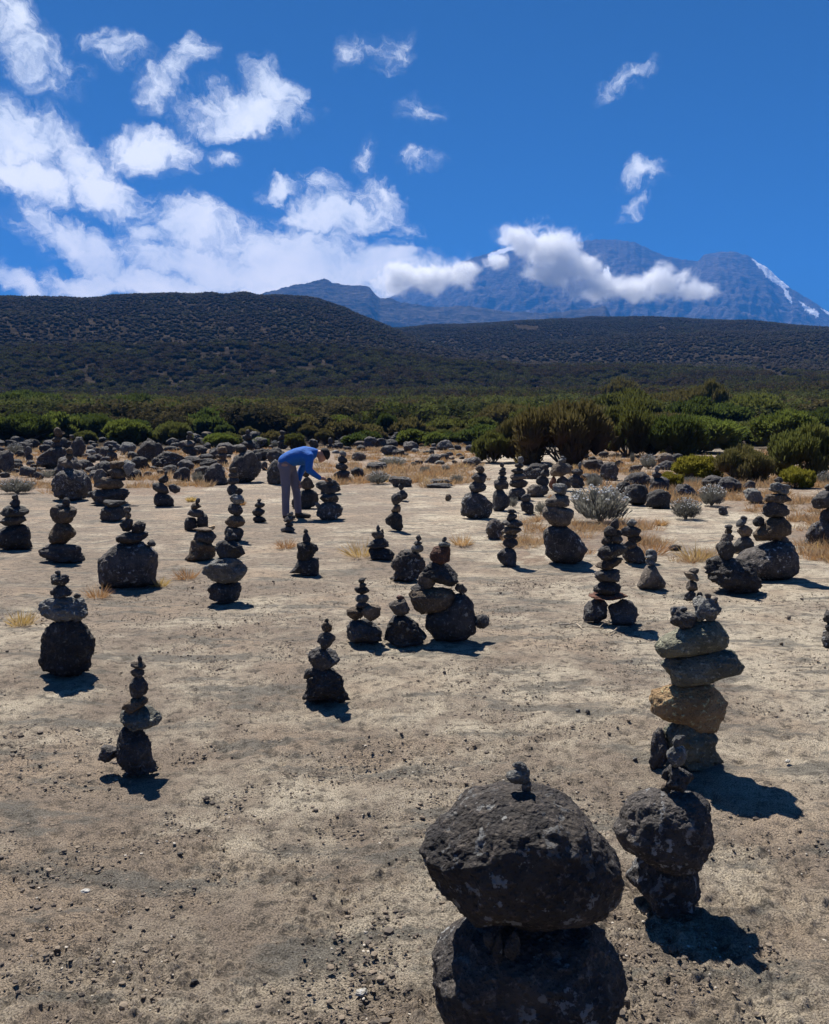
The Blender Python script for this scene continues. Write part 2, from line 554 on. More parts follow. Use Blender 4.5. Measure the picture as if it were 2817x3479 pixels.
# crest of the great mountain
MAIN = [(700, 690), (780, 640), (860, 600), (930, 565), (980, 543), (1030, 527), (1080, 512), (1140, 508), (1200, 507), (1240, 501), (1290, 501), (1330, 507),
        (1345, 514), (1370, 525), (1400, 538), (1430, 543), (1462, 546), (1475, 533), (1500, 527), (1530, 526), (1560, 532), (1590, 548), (1625, 577),
        (1650, 598), (1680, 618), (1710, 635), (1740, 656), (1800, 690), (1900, 735)]
SNOW = [[(1574, 540), (1592, 548), (1628, 577), (1652, 600), (1643, 606), (1608, 582)],
        [(1670, 628), (1690, 640), (1715, 655), (1712, 665), (1690, 652)],
        [(1640, 602), (1652, 610), (1660, 640), (1645, 620)],
        [(1020, 532), (1045, 522), (1085, 512), (1090, 518), (1050, 532), (1025, 545)],
        [(1264, 563), (1272, 558), (1280, 578), (1270, 592), (1264, 580)],
        [(1720, 645), (1740, 655), (1745, 665), (1725, 652)]]
mountain('mountain', MAIN, 3600, 6800, 8200, 150, MM, 60, 2, SNOW, .05)
mountain('mountain_ridge', [(380, 690), (470, 650), (556, 612), (600, 600), (640, 592), (662, 588), (678, 583), (700, 592), (730, 597), (760, 597), (774, 601),
        (786, 616), (797, 626), (815, 622), (830, 630), (900, 642), (980, 640), (1060, 652), (1140, 655), (1190, 650), (1240, 645), (1268, 641), (1280, 660),
        (1310, 668), (1400, 672), (1560, 674), (1640, 690), (1740, 700), (1850, 720)], 2500, 3900, 4600, 60, mtn_mat('foothill_rock', (.030, .028, .026), (.06, .052, .045)), 60, 22)

# ------------------------------------------------------------------ rocks
ROCKN = [0]


def rock_shape(lvl, seed, ang=.5, outline=None, rough=1.0, squat=False):
    """unit rock filling the box [-1,1]^3"""
    D, F = ico(lvl)
    r_ = np.random.default_rng(seed)
    V = D.copy()
    if outline is None:
        npl = 15
        nrm = r_.normal(size=(npl, 3)); nrm /= np.linalg.norm(nrm, axis=1)[:, None]
        d = r_.uniform(.72 if squat else .58, .96, npl)
        dots = np.clip(V @ nrm.T, .05, None)
        lim = (d / dots)
        ks = 26
        cut = -np.log(np.exp(-ks * lim).sum(1) + np.exp(-ks * 1.05)) / ks
        rad = 1 * (1 - ang) + ang * cut
        V = V * rad[:, None]
        V[:, 0] += V[:, 2] * r_.uniform(-.15, .15)                       # lopsided
        V *= 1 + V * r_.uniform(-.12, .12, 3)
    else:
        pts = np.array(outline, float)
        c = (pts.max(0) + pts.min(0)) / 2; q = (pts - c) / ((pts.max(0) - pts.min(0)) / 2); q[:, 1] *= -1
        th = np.arctan2(q[:, 1], q[:, 0]); rd = np.hypot(q[:, 0], q[:, 1]); o = np.argsort(th)
        # resample the outline finely (straight edges)
        P = q[o]; P2 = np.vstack([P, P[:1]])
        T = []; RD = []
        for i in range(len(P)):
            for s in np.linspace(0, 1, 12, endpoint=False):
                e = P2[i] * (1 - s) + P2[i + 1] * s; T.append(math.atan2(e[1], e[0])); RD.append(math.hypot(*e))
        T = np.array(T); RD = np.array(RD); o = np.argsort(T); T = T[o]; RD = RD[o]
        t = np.arctan2(V[:, 2], V[:, 0])
        k = np.interp(t, T, RD, period=2 * math.pi)
        rim = np.hypot(V[:, 0], V[:, 2])
        prof = rim ** .75                                    # flatter faces than an ellipsoid
        s = np.where(rim > 1e-6, k * prof / np.maximum(rim, 1e-6), 0)
        V[:, 0] *= s; V[:, 2] *= s
        nrm = r_.normal(size=(8, 3)); nrm /= np.linalg.norm(nrm, axis=1)[:, None]
        lim = r_.uniform(.75, 1, 8) / np.clip(D @ nrm.T, .05, None)
        V[:, 1] *= np.clip(lim.min(1), .6, 1)
    o = r_.uniform(-50, 50, 3)
    n = 0; a = .15 * rough; f = 1.25
    for i in range(4 + (lvl > 3) + 2 * (lvl > 4)):
        q = pn(D[:, 0] * f + o[0], D[:, 1] * f + o[1], D[:, 2] * f + o[2], seed % 97 + i)
        if i % 2: q = .35 - np.abs(q) * 1.7
        n = n + a * q; a *= .66; f *= 2.05
    if outline is not None: n = n * .55
    V = V * (1 + n)[:, None]
    if squat:
        z = np.clip(-V[:, 2], 0, .93)
        p = 3.4
        k = (1 - z ** p) ** (1 / p) / np.sqrt(1 - z ** 2)
        k = np.clip(k, 1, 1.9)
        V[:, 0] *= k; V[:, 1] *= k
    return V, F


LASTV = [None]
STONES = []    # everything built, for the report and for the grass to avoid


def add_rock(name, c, a, seed, col, tilt=0, outline=None, ang=.55, rough=1.0, pxw=20, squat=False, below=None, box=None, ground=False):
    lvl = 6 if pxw > 95 else 5 if pxw > 34 else 4 if pxw > 11 else 3
    V, F = rock_shape(lvl, seed, min(1, ang * 1.5 + .1), outline, rough, squat)
    if tilt:
        t = R(tilt); asp = a[2] / a[0]
        V[:, 2] *= min(1, asp * .7)
        x, z = V[:, 0].copy(), V[:, 2].copy()
        V[:, 0] = x * math.cos(t) + z * math.sin(t); V[:, 2] = -x * math.sin(t) + z * math.cos(t)
    lo, hi = V.min(0), V.max(0)
    V = (V - (lo + hi) / 2) / ((hi - lo) / 2) * np.array(a)
    V[:, 2] += a[2]
    if box is not None:
        # settle size and place so that the outline, in perspective, is the measured one
        a = list(a); c = Vector(c)
        for _ in range(4):
            W_ = V + np.array([c[0], c[1], c[2] - a[2]])
            pu, pv = proj(W_[:, 0], W_[:, 1], W_[:, 2]); pu = pu * 1.6227; pv = pv * 1.6227
            fx = (box[2] - box[0]) / (pu.max() - pu.min()); fz = (box[3] - box[1]) / (pv.max() - pv.min())
            fz = max(.72, min(1.4, fz)); m_ = c[1] / FPX
            c.x += ((box[0] + box[2]) - (pu.max() + pu.min())) / 2 * m_
            c.z -= ((box[1] + box[3]) - (pv.max() + pv.min())) / 2 * m_
            V[:, 0] *= fx; V[:, 2] *= fz; V[:, 1] *= fx ** .5; a[0] *= fx; a[2] *= fz; a[1] *= fx ** .5
    W_ = V + np.array([c[0], c[1], c[2] - a[2]])
    if ground:
        g = Hs(c[0], c[1]); gap = c[2] - a[2] - (g - .05 * a[2])
        if 0 < gap < 1.1 * a[2]:
            h = 2 * a[2]; V[:, 2] *= (h + gap) / h; c = Vector((c[0], c[1], c[2] - gap))
            W_ = V + np.array([c[0], c[1], c[2] - a[2]])
    if below:
        # reach down (or pull up) until the underside really touches what carries it
        B = np.vstack(below); cs = a[0] / 5
        m = (np.abs(B[:, 0] - c[0]) < a[0]) & (np.abs(B[:, 1] - c[1]) < a[1])
        B = B[m]; best = None
        if len(B):
            kb = {}
            for x, y, z in B[:, :3]:
                q = (int((x - c[0]) / cs + 99.5), int((y - c[1]) / cs + 99.5)); kb[q] = max(kb.get(q, -9), z)
            U = W_[V[:, 2] < a[2]][::max(1, len(V) // 5000)]
            ku = {}
            for x, y, z in U:
                q = (int((x - c[0]) / cs + 99.5), int((y - c[1]) / cs + 99.5)); ku[q] = min(ku.get(q, 99), z)
            gaps = [ku[q] - kb[q] for q in ku if q in kb]
            if gaps: best = min(gaps)
        if best is not None and best > -.03 * a[2]:
            ext = best + .06 * a[2]
            h = 2 * a[2]
            V[:, 2] = V[:, 2] * (h + ext) / h
            c = Vector((c[0], c[1], c[2] - ext))
    me = npmesh(name, V, F)
    o = link(name, me, None, [RM[col]])
    o.location = (c[0], c[1], c[2] - a[2])
    o['_w'] = 0; del o['_w']
    LASTV[0] = V + np.array([c[0], c[1], c[2] - a[2]])
    STONES.append((c[0], c[1], a[0], a[1], c[2], a[2]))
    return o


def parse(s):
    """'G 925 370 1300 595 d opts'"""
    t = s.split()
    reg = t[0]; x0, y0 = full(reg, float(t[1]), float(t[2])); x1, y1 = full(reg, float(t[3]), float(t[4]))
    col = t[5] if len(t) > 5 else 'd'
    op = {}
    for q in t[6:]:
        k, v = q.split('='); op[k] = v
    return (x0, y0, x1, y1, col, op)


OUT = {}
OUT['big'] = [(155, 460), (185, 405), (300, 310), (390, 235), (480, 200), (620, 190), (745, 205), (840, 275), (905, 365), (960, 460), (1005, 520), (1022, 600), (1020, 740), (985, 770), (870, 812), (700, 828), (520, 822), (360, 820), (290, 770), (215, 680), (190, 580)]
OUT['wedge'] = [(970, 400), (1040, 250), (1150, 215), (1330, 225), (1385, 290), (1400, 440), (1345, 560), (1245, 600), (1130, 560), (1010, 480)]
OUT['tan'] = [(575, 1300), (600, 1230), (700, 1180), (960, 1170), (1090, 1290), (1060, 1380), (1025, 1500), (905, 1510), (800, 1435), (680, 1415), (580, 1365)]
OUT['s2'] = [(650, 1060), (700, 1000), (1000, 945), (1130, 955), (1200, 1060), (1170, 1110), (1030, 1135), (930, 1185), (720, 1195)]
OUT['s3'] = [(610, 945), (640, 895), (760, 835), (880, 775), (1020, 775), (1095, 850), (1090, 930), (1000, 970), (830, 1000), (650, 1012)]
OUT['base'] = [(205, 1010), (260, 960), (380, 850), (520, 815), (760, 812), (880, 830), (960, 930), (1025, 1000), (1035, 1090), (990, 1190), (900, 1290), (700, 1370), (450, 1370), (270, 1260), (205, 1150)]
OUT['blk'] = [(822, 1300), (835, 1230), (870, 1200), (930, 1150), (1010, 1095), (1200, 1090), (1270, 1140), (1330, 1190), (1335, 1300), (1300, 1420), (1330, 1460), (1200, 1480), (860, 1480), (830, 1440)]
OUT['cone'] = [(500, 560), (530, 480), (560, 425), (610, 412), (650, 470), (690, 530), (682, 560), (600, 575)]
OUT['saddle'] = [(180, 530), (230, 480), (250, 430), (395, 425), (400, 550), (330, 545), (270, 530)]
OUT['bellB'] = [(1130, 400), (1200, 320), (1300, 290), (1400, 255), (1500, 265), (1550, 360), (1548, 460), (1480, 505), (1300, 515), (1170, 490)]
OUT['tnl'] = [(1245, 220), (1300, 160), (1360, 110), (1440, 98), (1495, 150), (1490, 215), (1410, 255), (1270, 260)]
OUT['hump'] = [(1105, 1000), (1150, 955), (1290, 945), (1400, 1040), (1480, 1160), (1440, 1250), (1330, 1285), (1200, 1270), (1120, 1200)]
OUT['clus'] = [(1180, 930), (1190, 840), (1290, 800), (1380, 740), (1410, 690), (1480, 680), (1540, 750), (1560, 860), (1558, 980), (1500, 1030), (1380, 1048), (1250, 1030)]
OUT['slabF'] = [(1060, 690), (1090, 655), (1300, 640), (1390, 665), (1408, 700), (1390, 780), (1300, 825), (1150, 842), (1100, 800)]

# (short name of the cairn, [stones, bottom first])
CAIRNS = [
 ("the nearest cairn carrying the huge lichened boulder",
  ["H 205 690 1035 1372 l out=base dp=.8 ang=.3", "H 425 822 467 888 d dy=.13", "H 464 822 507 892 d dy=.13", "H 508 826 582 890 d dy=.13", "H 150 190 1022 828 l out=big dp=.75",
   "H 585 178 628 214 b", "H 518 140 622 205 g", "H 545 108 612 150 g"]),
 ("the near cairn with the wedge boulder at lower right",
  ["H 1022 470 1345 752 l dp=.9", "H 970 215 1400 600 l out=wedge dp=.8", "H 1172 205 1216 262 b", "H 1190 120 1315 242 d rg=1.7", "H 1174 138 1206 182 d", "H 1195 42 1283 126 g ang=.15", "H 1218 -4 1276 48 g"]),
 ("the tall cairn with the sunlit tan slab",
  ["G 640 1425 1062 1735 o dp=.8", "G 575 1470 725 1690 d dp=.9 rg=1.5", "G 575 1170 1090 1510 t out=tan dp=.6", "G 650 945 1200 1195 o out=s2 dp=.6", "G 610 770 1097 1015 o out=s3 dp=.6",
   "G 712 690 905 835 d rg=1.8", "G 858 618 1048 778 g rg=1.8", "G 715 683 762 730 g", "G 770 678 826 714 g", "G 935 597 980 632 b", "G 975 618 1022 662 b"]),
 ("the thin little cairn behind the tall tan slab cairn",
  ["G 797 583 885 648 d", "G 882 588 925 628 d", "G 815 512 893 592 b", "G 798 455 900 520 b tilt=15", "G 832 433 902 476 b"]),
 ("the tall cairn of many flat stones beside the dead twigs",
  ["G 150 640 312 795 d", "G 312 640 512 808 d", "G 222 636 318 692 b", "G 186 588 448 642 r ang=.8", "G 218 520 400 602 d", "G 226 443 398 528 d", "G 230 370 414 450 b tilt=-6", "G 243 273 442 378 d tilt=-8",
   "G 270 225 342 300 b", "G 326 222 412 282 b", "G 286 164 372 238 d", "G 340 188 410 236 d", "G 328 114 386 194 d"]),
 ("the squat heaped cairn behind the flat stone cairn",
  ["G 398 290 562 408 d", "G 555 312 632 388 g ang=.2", "G 405 262 502 330 b", "G 440 226 532 278 d", "G 378 162 532 240 d", "G 430 118 502 170 g"]),
 ("the little cone cairn with two capping stones",
  ["G 500 410 690 578 b out=cone dp=.9", "G 555 378 614 414 g", "G 550 350 606 382 g"]),
 ("the small stack standing on the left rough boulder at right",
  ["G 925 368 1310 600 l dp=.8 rg=1.4", "G 1005 258 1138 390 d rg=1.4", "G 1035 212 1126 292 b", "G 1064 180 1116 222 b", "G 1064 155 1118 186 d"]),
 ("the tall cairn on the big boulder at the right edge",
  ["G 1120 255 1550 515 l out=bellB dp=.85", "G 1243 98 1497 262 b out=tnl dp=.7", "G 1420 230 1482 287 g ang=.2", "G 1242 100 1322 170 d ang=.2", "N 1075 1308 1352 1462 d", "N 1093 1238 1372 1338 b", "N 1138 1122 1366 1248 g rg=1.6", "N 1193 1070 1287 1124 d"]),
 ("the short slim stack leaning by the right edge cairn",
  ["G 1110 232 1262 345 d rg=1.3", "G 1143 158 1247 240 b", "G 1136 118 1210 165 g tilt=-20", "G 1165 98 1212 132 d"]),
 ("the cairn cut off by the right edge above",
  ["N 1468 1478 1860 1760 l", "N 1638 1372 1860 1570 d", "N 1558 1198 1860 1388 d tilt=-12", "N 1688 1138 1800 1212 d"]),
 ("the low cairn cut off by the right edge",
  ["O 1038 1590 1330 1795 l", "O 1078 1480 1290 1610 d rg=1.5", "O 1052 1328 1270 1490 d rg=1.5"]),
 ("the small cairn standing left of the central boulder cluster",
  ["F 872 848 1197 1062 d", "F 912 733 1072 862 b", "F 968 697 1032 738 r"]),
 ("the central cairn with the reddish scoria stone",
  ["F 1180 680 1560 1048 d out=clus dp=.75", "F 1538 840 1656 948 d", "F 1398 610 1494 684 b rg=1.8", "F 1058 638 1408 842 b out=slabF dp=.7", "F 1072 612 1192 690 d", "F 1160 455 1430 636 d tilt=14",
   "F 1124 512 1270 656 b ang=.2", "F 1212 333 1370 475 r ang=.8", "F 1278 306 1372 352 g", "F 1306 267 1342 309 d"]),
 ("the slim cairn with the split brown stone",
  ["F 598 883 866 1057 d ang=.8", "F 600 788 732 887 b", "F 712 768 857 892 b", "F 668 753 778 802 d", "F 664 694 769 762 g ang=.3", "F 659 638 773 694 d", "F 695 603 750 652 b", "F 688 567 740 608 d"]),
 ("the lone bulbous cairn in the lower middle",
  ["F 273 1238 636 1492 d dp=.8 rg=1.3", "F 283 1236 378 1318 d", "F 316 1083 557 1282 d rg=1.3", "F 383 973 524 1092 d rg=1.3", "F 414 893 497 968 b", "F 438 868 472 905 d"]),
 ("the dark pointed cairn with the flared base",
  ["F 180 420 402 557 d out=saddle dp=.8", "F 233 298 396 470 d rg=1.6", "F 278 238 340 326 d", "F 284 207 320 246 d"]),
 ("the spiky cairn beside the yellow grass tuft",
  ["F 763 343 957 441 d", "F 748 278 918 357 d rg=1.4", "F 785 224 882 292 b", "F 820 178 852 232 d", "F 848 208 878 262 d"]),
 ("the boulder cairn behind the central cluster",
  ["F 918 368 1192 600 l dp=.8 rg=1.3", "F 1078 322 1172 387 g", "F 1094 298 1162 330 d", "F 1114 250 1156 304 d"]),
 ("the upright cairn right of the man with square middle stone",
  ["B 1508 843 1664 1000 d", "B 1558 778 1644 850 b ang=.8", "B 1560 684 1652 777 d"]),
 ("the small round cairn peeking behind the square stone cairn",
  ["B 1600 655 1700 752 d", "B 1620 598 1674 657 d", "B 1628 558 1666 603 d"]),
 ("the broad cairn cut off by the left edge",
  ["A -40 948 280 1165 d", "A -5 868 227 962 d", "A -5 788 247 887 d", "A 78 733 172 802 d", "A 98 688 157 746 d"]),
 ("the three stone cairn near the left edge",
  ["A 320 1118 722 1262 d dp=.7", "A 402 924 644 1124 b ang=.4", "A 418 790 652 940 b", "A 453 772 592 812 d", "A 523 718 592 806 d"]),
 ("the cairn on the big square black block",
  ["A 820 1088 1337 1482 l out=blk dp=.75", "A 973 1003 1252 1112 d", "A 1238 1070 1314 1122 d", "A 1005 898 1122 1012 d rg=1.5", "A 1108 912 1232 1028 d rg=1.5", "A 1053 845 1107 905 b", "A 1038 793 1107 852 b"]),
 ("the cairn of wide brown slabs behind left",
  ["A 735 643 1097 785 d dp=.7", "A 788 548 1050 657 b", "A 903 468 1077 566 b", "A 783 478 907 602 b tilt=-35", "A 918 408 1052 482 b", "A 1038 418 1132 502 g"]),
 ("the low dark pair before the brown slab cairn",
  ["A 836 792 1082 918 d", "A 866 738 1082 812 d"]),
 ("the short cairn alone on the open rock at left",
  ["A 1293 678 1470 798 d ang=.25", "A 1283 593 1427 692 d", "A 1418 603 1522 682 d", "A 1333 528 1422 600 d", "A 1383 493 1414 537 d"]),
 ("the cairn on the round boulder at back left",
  ["A 428 473 742 752 l ang=.3", "A 510 398 622 484 b", "A 553 348 617 404 b", "A 555 298 614 362 b"]),
 ("the small five stone cairn left of the tall stack",
  ["J 783 1172 948 1337 d", "J 928 1118 1068 1268 d", "J 818 1078 1028 1180 d", "J 860 1003 990 1084 b", "J 913 943 972 1007 d"]),
 ("the brown cone cairn with a straw coloured slab",
  ["J 788 1440 1165 1690 b rg=1.2", "J 888 1328 1168 1500 d", "J 880 1290 1152 1342 b", "J 1068 1262 1152 1312 t"]),
 ("the tall left cairn with the wide grey stone",
  ["B 8 1433 302 1612 d ang=.3", "B -38 1233 353 1447 g ang=.35", "B 68 1083 332 1252 d", "B 153 1008 262 1088 d", "B 178 978 227 1022 d"]),
 ("the tall stack of rounded stones left of the man",
  ["B 153 963 322 1088 d ang=.3", "B 158 868 332 972 b ang=.3", "B 183 768 314 877 d ang=.3", "B 198 693 327 777 g", "B 256 638 312 697 d"]),
 ("the little four stone cairn just left of the man",
  ["B 393 878 512 932 d", "B 388 803 499 884 d ang=.3", "B 410 758 497 810 d", "B 430 728 467 767 d"]),
 ("the slim cairn behind the tall rounded stack",
  ["B 173 608 287 697 d ang=.3", "B 176 548 280 617 d ang=.3", "B 188 508 274 557 b", "B 203 463 272 514 b"]),
 ("the tiny cairn in front of the man's feet",
  ["B 628 958 752 1020 d", "B 663 928 737 972 d", "B 653 868 742 932 d", "B 678 838 737 877 g"]),
 ("the cairn the man is touching",
  ["B 928 758 1157 907 l ang=.3", "B 918 756 972 812 g rg=1.6", "B 958 683 1120 767 d", "B 998 618 1092 692 d", "B 1012 583 1072 632 d", "B 1020 553 1062 588 d"]),
 ("the cairn half hidden behind the man's arm",
  ["B 718 648 952 822 d ang=.3", "B 788 543 917 662 b", "B 800 488 872 552 b"]),
 ("the round stone cairn behind the man's hand",
  ["B 1073 488 1217 577 d", "B 1088 428 1199 494 d ang=.3", "B 1108 368 1194 434 d ang=.3", "B 1123 323 1184 377 g"]),
 ("the one stone cairn on the black boulder left of the man",
  ["B 193 323 467 602 l ang=.6", "B 248 276 338 342 d", "B 408 338 470 412 d"]),
 ("the low pyramid cairn at the scrub edge",
  ["B 290 232 462 332 d", "B 323 183 387 238 d", "B 333 143 372 192 d"]),
 ("the slab column just behind the man's back",
  ["B 603 268 692 312 d", "B 598 233 688 272 d", "B 608 193 667 240 d", "B 618 153 672 200 d"]),
 ("the three block column at the back",
  ["B 78 393 192 452 d", "B 78 348 178 402 b", "B 88 288 182 354 b"]),
 ("the tiny two stone cairn beyond the man's head",
  ["B 1018 268 1082 312 d", "B 1028 213 1067 280 d"]),
 ("the four stone cairn leftmost in the right hand row",
  ["C 408 673 692 902 l dp=.8", "C 478 568 630 687 d ang=.4", "C 498 508 632 602 d", "C 533 448 612 517 b"]),
 ("the slender pointed cairn in the right hand row",
  ["C 678 648 832 837 d", "C 688 568 817 662 d", "C 718 533 802 578 d", "C 726 498 798 540 d", "C 733 464 792 504 d", "C 740 423 777 468 d"]),
 ("the ragged cairn third in the right hand row",
  ["C 800 638 962 745 d", "C 818 560 982 645 d", "C 823 508 967 582 b", "C 833 470 942 520 d", "C 865 428 942 475 d", "C 888 373 942 432 g"]),
 ("the three stone stack on the pale layered boulder",
  ["C 963 610 1157 717 b", "C 1043 533 1157 637 d", "C 1083 483 1162 547 d", "C 1093 433 1157 490 d"]),
 ("the mushroom shaped cairn before the big heather",
  ["C 1208 538 1342 664 b", "C 1153 538 1217 656 r", "C 1161 418 1342 544 b", "C 1230 383 1302 432 g", "C 1253 370 1287 392 g"]),
 ("the heap with an upright finger stone",
  ["C 1303 518 1457 640 d rg=1.5", "C 1338 478 1442 532 d", "C 1398 418 1427 482 g"]),
 ("the stubby two stone cairn by the orange grass",
  ["C 913 748 1042 862 d", "C 918 688 1002 760 d"]),
 ("the cairn of wide slabs on the great hump boulder",
  ["C 1103 945 1482 1285 l out=hump dp=.8", "C 1098 788 1367 972 b tilt=6", "C 1118 688 1332 817 b tilt=8", "C 1183 598 1312 702 g"]),
 ("the cylindrical cairn of flat slabs at centre right",
  ["C 716 1138 884 1304 d ang=.4", "C 763 1058 894 1147 d", "C 768 1023 892 1072 b", "C 748 963 927 1037 b ang=.7", "C 753 903 937 977 d", "C 795 855 887 917 d", "C 800 816 880 862 d"]),
 ("the snowman shaped cairn at the right back",
  ["D 243 528 432 665 d", "D 278 488 362 537 d", "D 298 438 347 497 g"]),
 ("the tall pale column on the back left boulder",
  ["I 458 368 902 655 l", "I 655 308 780 400 d", "I 663 228 792 312 b", "I 688 118 802 234 b"]),
 ("the small two stone cairn by the white bush",
  ["I 326 462 434 572 d", "I 316 358 412 482 d"]),
 ("the squat three stone cairn at the back left",
  ["I 1358 428 1512 562 d", "I 1368 378 1502 442 d", "I 1378 338 1454 392 d"]),
 ("the pawn shaped cairn before the green scrub",
  ["J 756 328 962 445 d", "J 758 258 908 344 b", "J 808 193 884 268 d", "J 813 156 888 203 g"]),
 ("the round headed cairn with a broad foot at far left",
  ["E 318 515 808 975 d ang=.3 dp=.85", "E 318 330 745 545 g dp=.7", "E 618 285 684 325 d", "E 418 215 612 335 d rg=1.4", "E 425 128 590 222 d rg=1.4", "E 462 92 512 130 d"]),
 ("the slender tapering cairn at lower left",
  ["E 975 1425 1340 1830 d ang=.35 dp=.85", "E 820 1560 1010 1720 d rg=1.9", "E 1002 1240 1372 1452 o ang=.4", "E 1022 1160 1252 1300 b tilt=-14", "E 1085 992 1252 1168 d", "E 1098 925 1220 998 d", "E 1098 862 1232 930 b", "E 1158 806 1200 872 d"]),
]

ORD = ['lowest', 'second', 'third', 'fourth', 'fifth', 'sixth', 'seventh', 'eighth', 'ninth', 'tenth', 'eleventh', 'twelfth', 'thirteenth']
COLW = {'d': 'dark', 'b': 'brown', 'g': 'grey', 't': 'tan', 'o': 'olive grey', 'r': 'reddish', 'l': 'lichened black', 'p': 'pale'}


def solve(box, dp, Dc):
    """centre and half sizes of the stone whose outline fills the box, its centre at forward distance Dc"""
    x0, y0, x1, y1, col, op = box
    u, v = (x0 + x1) / 2, (y0 + y1) / 2
    r = ray(u, v); t = Dc / r.y
    c = Vector((r.x * t, Dc, EYE + r.z * t))
    dist = t * 1.0                                   # depth along the optical axis
    ax = (x1 - x0) / 2 * dist / FPX
    hv = (y1 - y0) / 2 * dist / FPX
    ax = ax * math.cos(math.atan2(r.x, r.y))
    ay = ax * dp
    ang = math.atan2(-r.z, r.y)
    s, c_ = math.sin(ang), math.cos(ang)
    hv = hv * (cp + (v - CY) / FPX * sp) / 1.0 if False else hv * math.cos(math.atan((v - CY) / FPX))
    az2 = hv * hv - (ay * s) ** 2
    az = math.sqrt(max(az2, (.55 * hv) ** 2)) / c_
    return c, (ax, ay, az)


def solve_base(box, dp, cons=None):
    lo, hi = 1.2, 120.0
    def f(D):
        c, a = solve(box, dp, D)
        return (c.z - a[2] * .94) - Hs(c.x, c.y)
    # centre rises towards the camera; find the crossing
    for _ in range(17):
        m = (lo + hi) / 2
        if f(m) > 0: lo = m
        else: hi = m
    return (lo + hi) / 2


seed = 100
BASED = {}
for name, items in CAIRNS:
    boxes = [parse(s) for s in items]
    dps = [float(b[5].get('dp', .82 + .12 * random.random())) for b in boxes]
    D = solve_base(boxes[0], dps[0])
    BASED[name] = D
    sol = []
    for b, dp in zip(boxes, dps):
        c, a = solve(b, dp, D)
        sol.append([c, list(a)])
    onground = [i for i in range(len(sol)) if not [j for j in range(len(sol)) if j != i and sol[j][0].z < sol[i][0].z and abs(sol[j][0].x - sol[i][0].x) < (sol[j][1][0] + sol[i][1][0]) * .62]]
    carries = [any(sol[j][0].z > sol[i][0].z and abs(sol[j][0].x - sol[i][0].x) < sol[i][1][0] for j in range(len(sol))) for i in range(len(sol))]
    rank = {i: n_ for n_, i in enumerate(sorted(range(len(sol)), key=lambda i: sol[i][0].z))}
    N = len(sol)
    below = []
    for i in sorted(rank, key=lambda q: (q != 0, rank[q])):
        b = boxes[i]; c, a = sol[i]
        seed += 1
        op = b[5]; pxw = (b[2] - b[0]) / 3.4
        # a little forward/back wander so stacks are not in one plane
        jy = 0 if i == 0 or 'out' in op else random.uniform(-.12, .12) * a[1]
        c2 = Vector((c.x, c.y + jy - float(op.get('dy', 0)), c.z))
        big = a[0] > .17
        small = a[0] < .045
        kind = 'boulder' if big and (i == 0 or a[0] > .3) else 'pebble' if small else 'stone'
        o = add_rock(kind, c2, a, seed, b[4], float(op.get('tilt', 0)), OUT.get(op.get('out')), float(op.get('ang', .55)), float(op.get('rg', 1)), pxw, i == 0 and 'out' not in op, below,
                     (b[0], b[1] - (min(.20 * (EYE - c.z) / max(D, 1) * (b[2] - b[0]), .10 * (b[3] - b[1])) if carries[i] and 'out' not in op else 0), b[2], b[3]), i in onground)
        below.append(LASTV[0][::max(1, len(LASTV[0]) // 2500)])
        k = rank[i]
        w = 'topmost' if k == N - 1 else ORD[k]
        tail = '' if w in ('lowest', 'topmost') else ' from the bottom'
        lab = f"{COLW[b[4]]} {kind}, {w}{tail} in {name}"
        lab = ' '.join(lab.split())
        if len(lab.split()) > 16: lab = lab.replace(' from the bottom', ' up')
        if len(lab.split()) > 16: lab = lab.replace(f'{kind}, ', '', 1)
        tag(o, lab, kind, "stones of " + name)

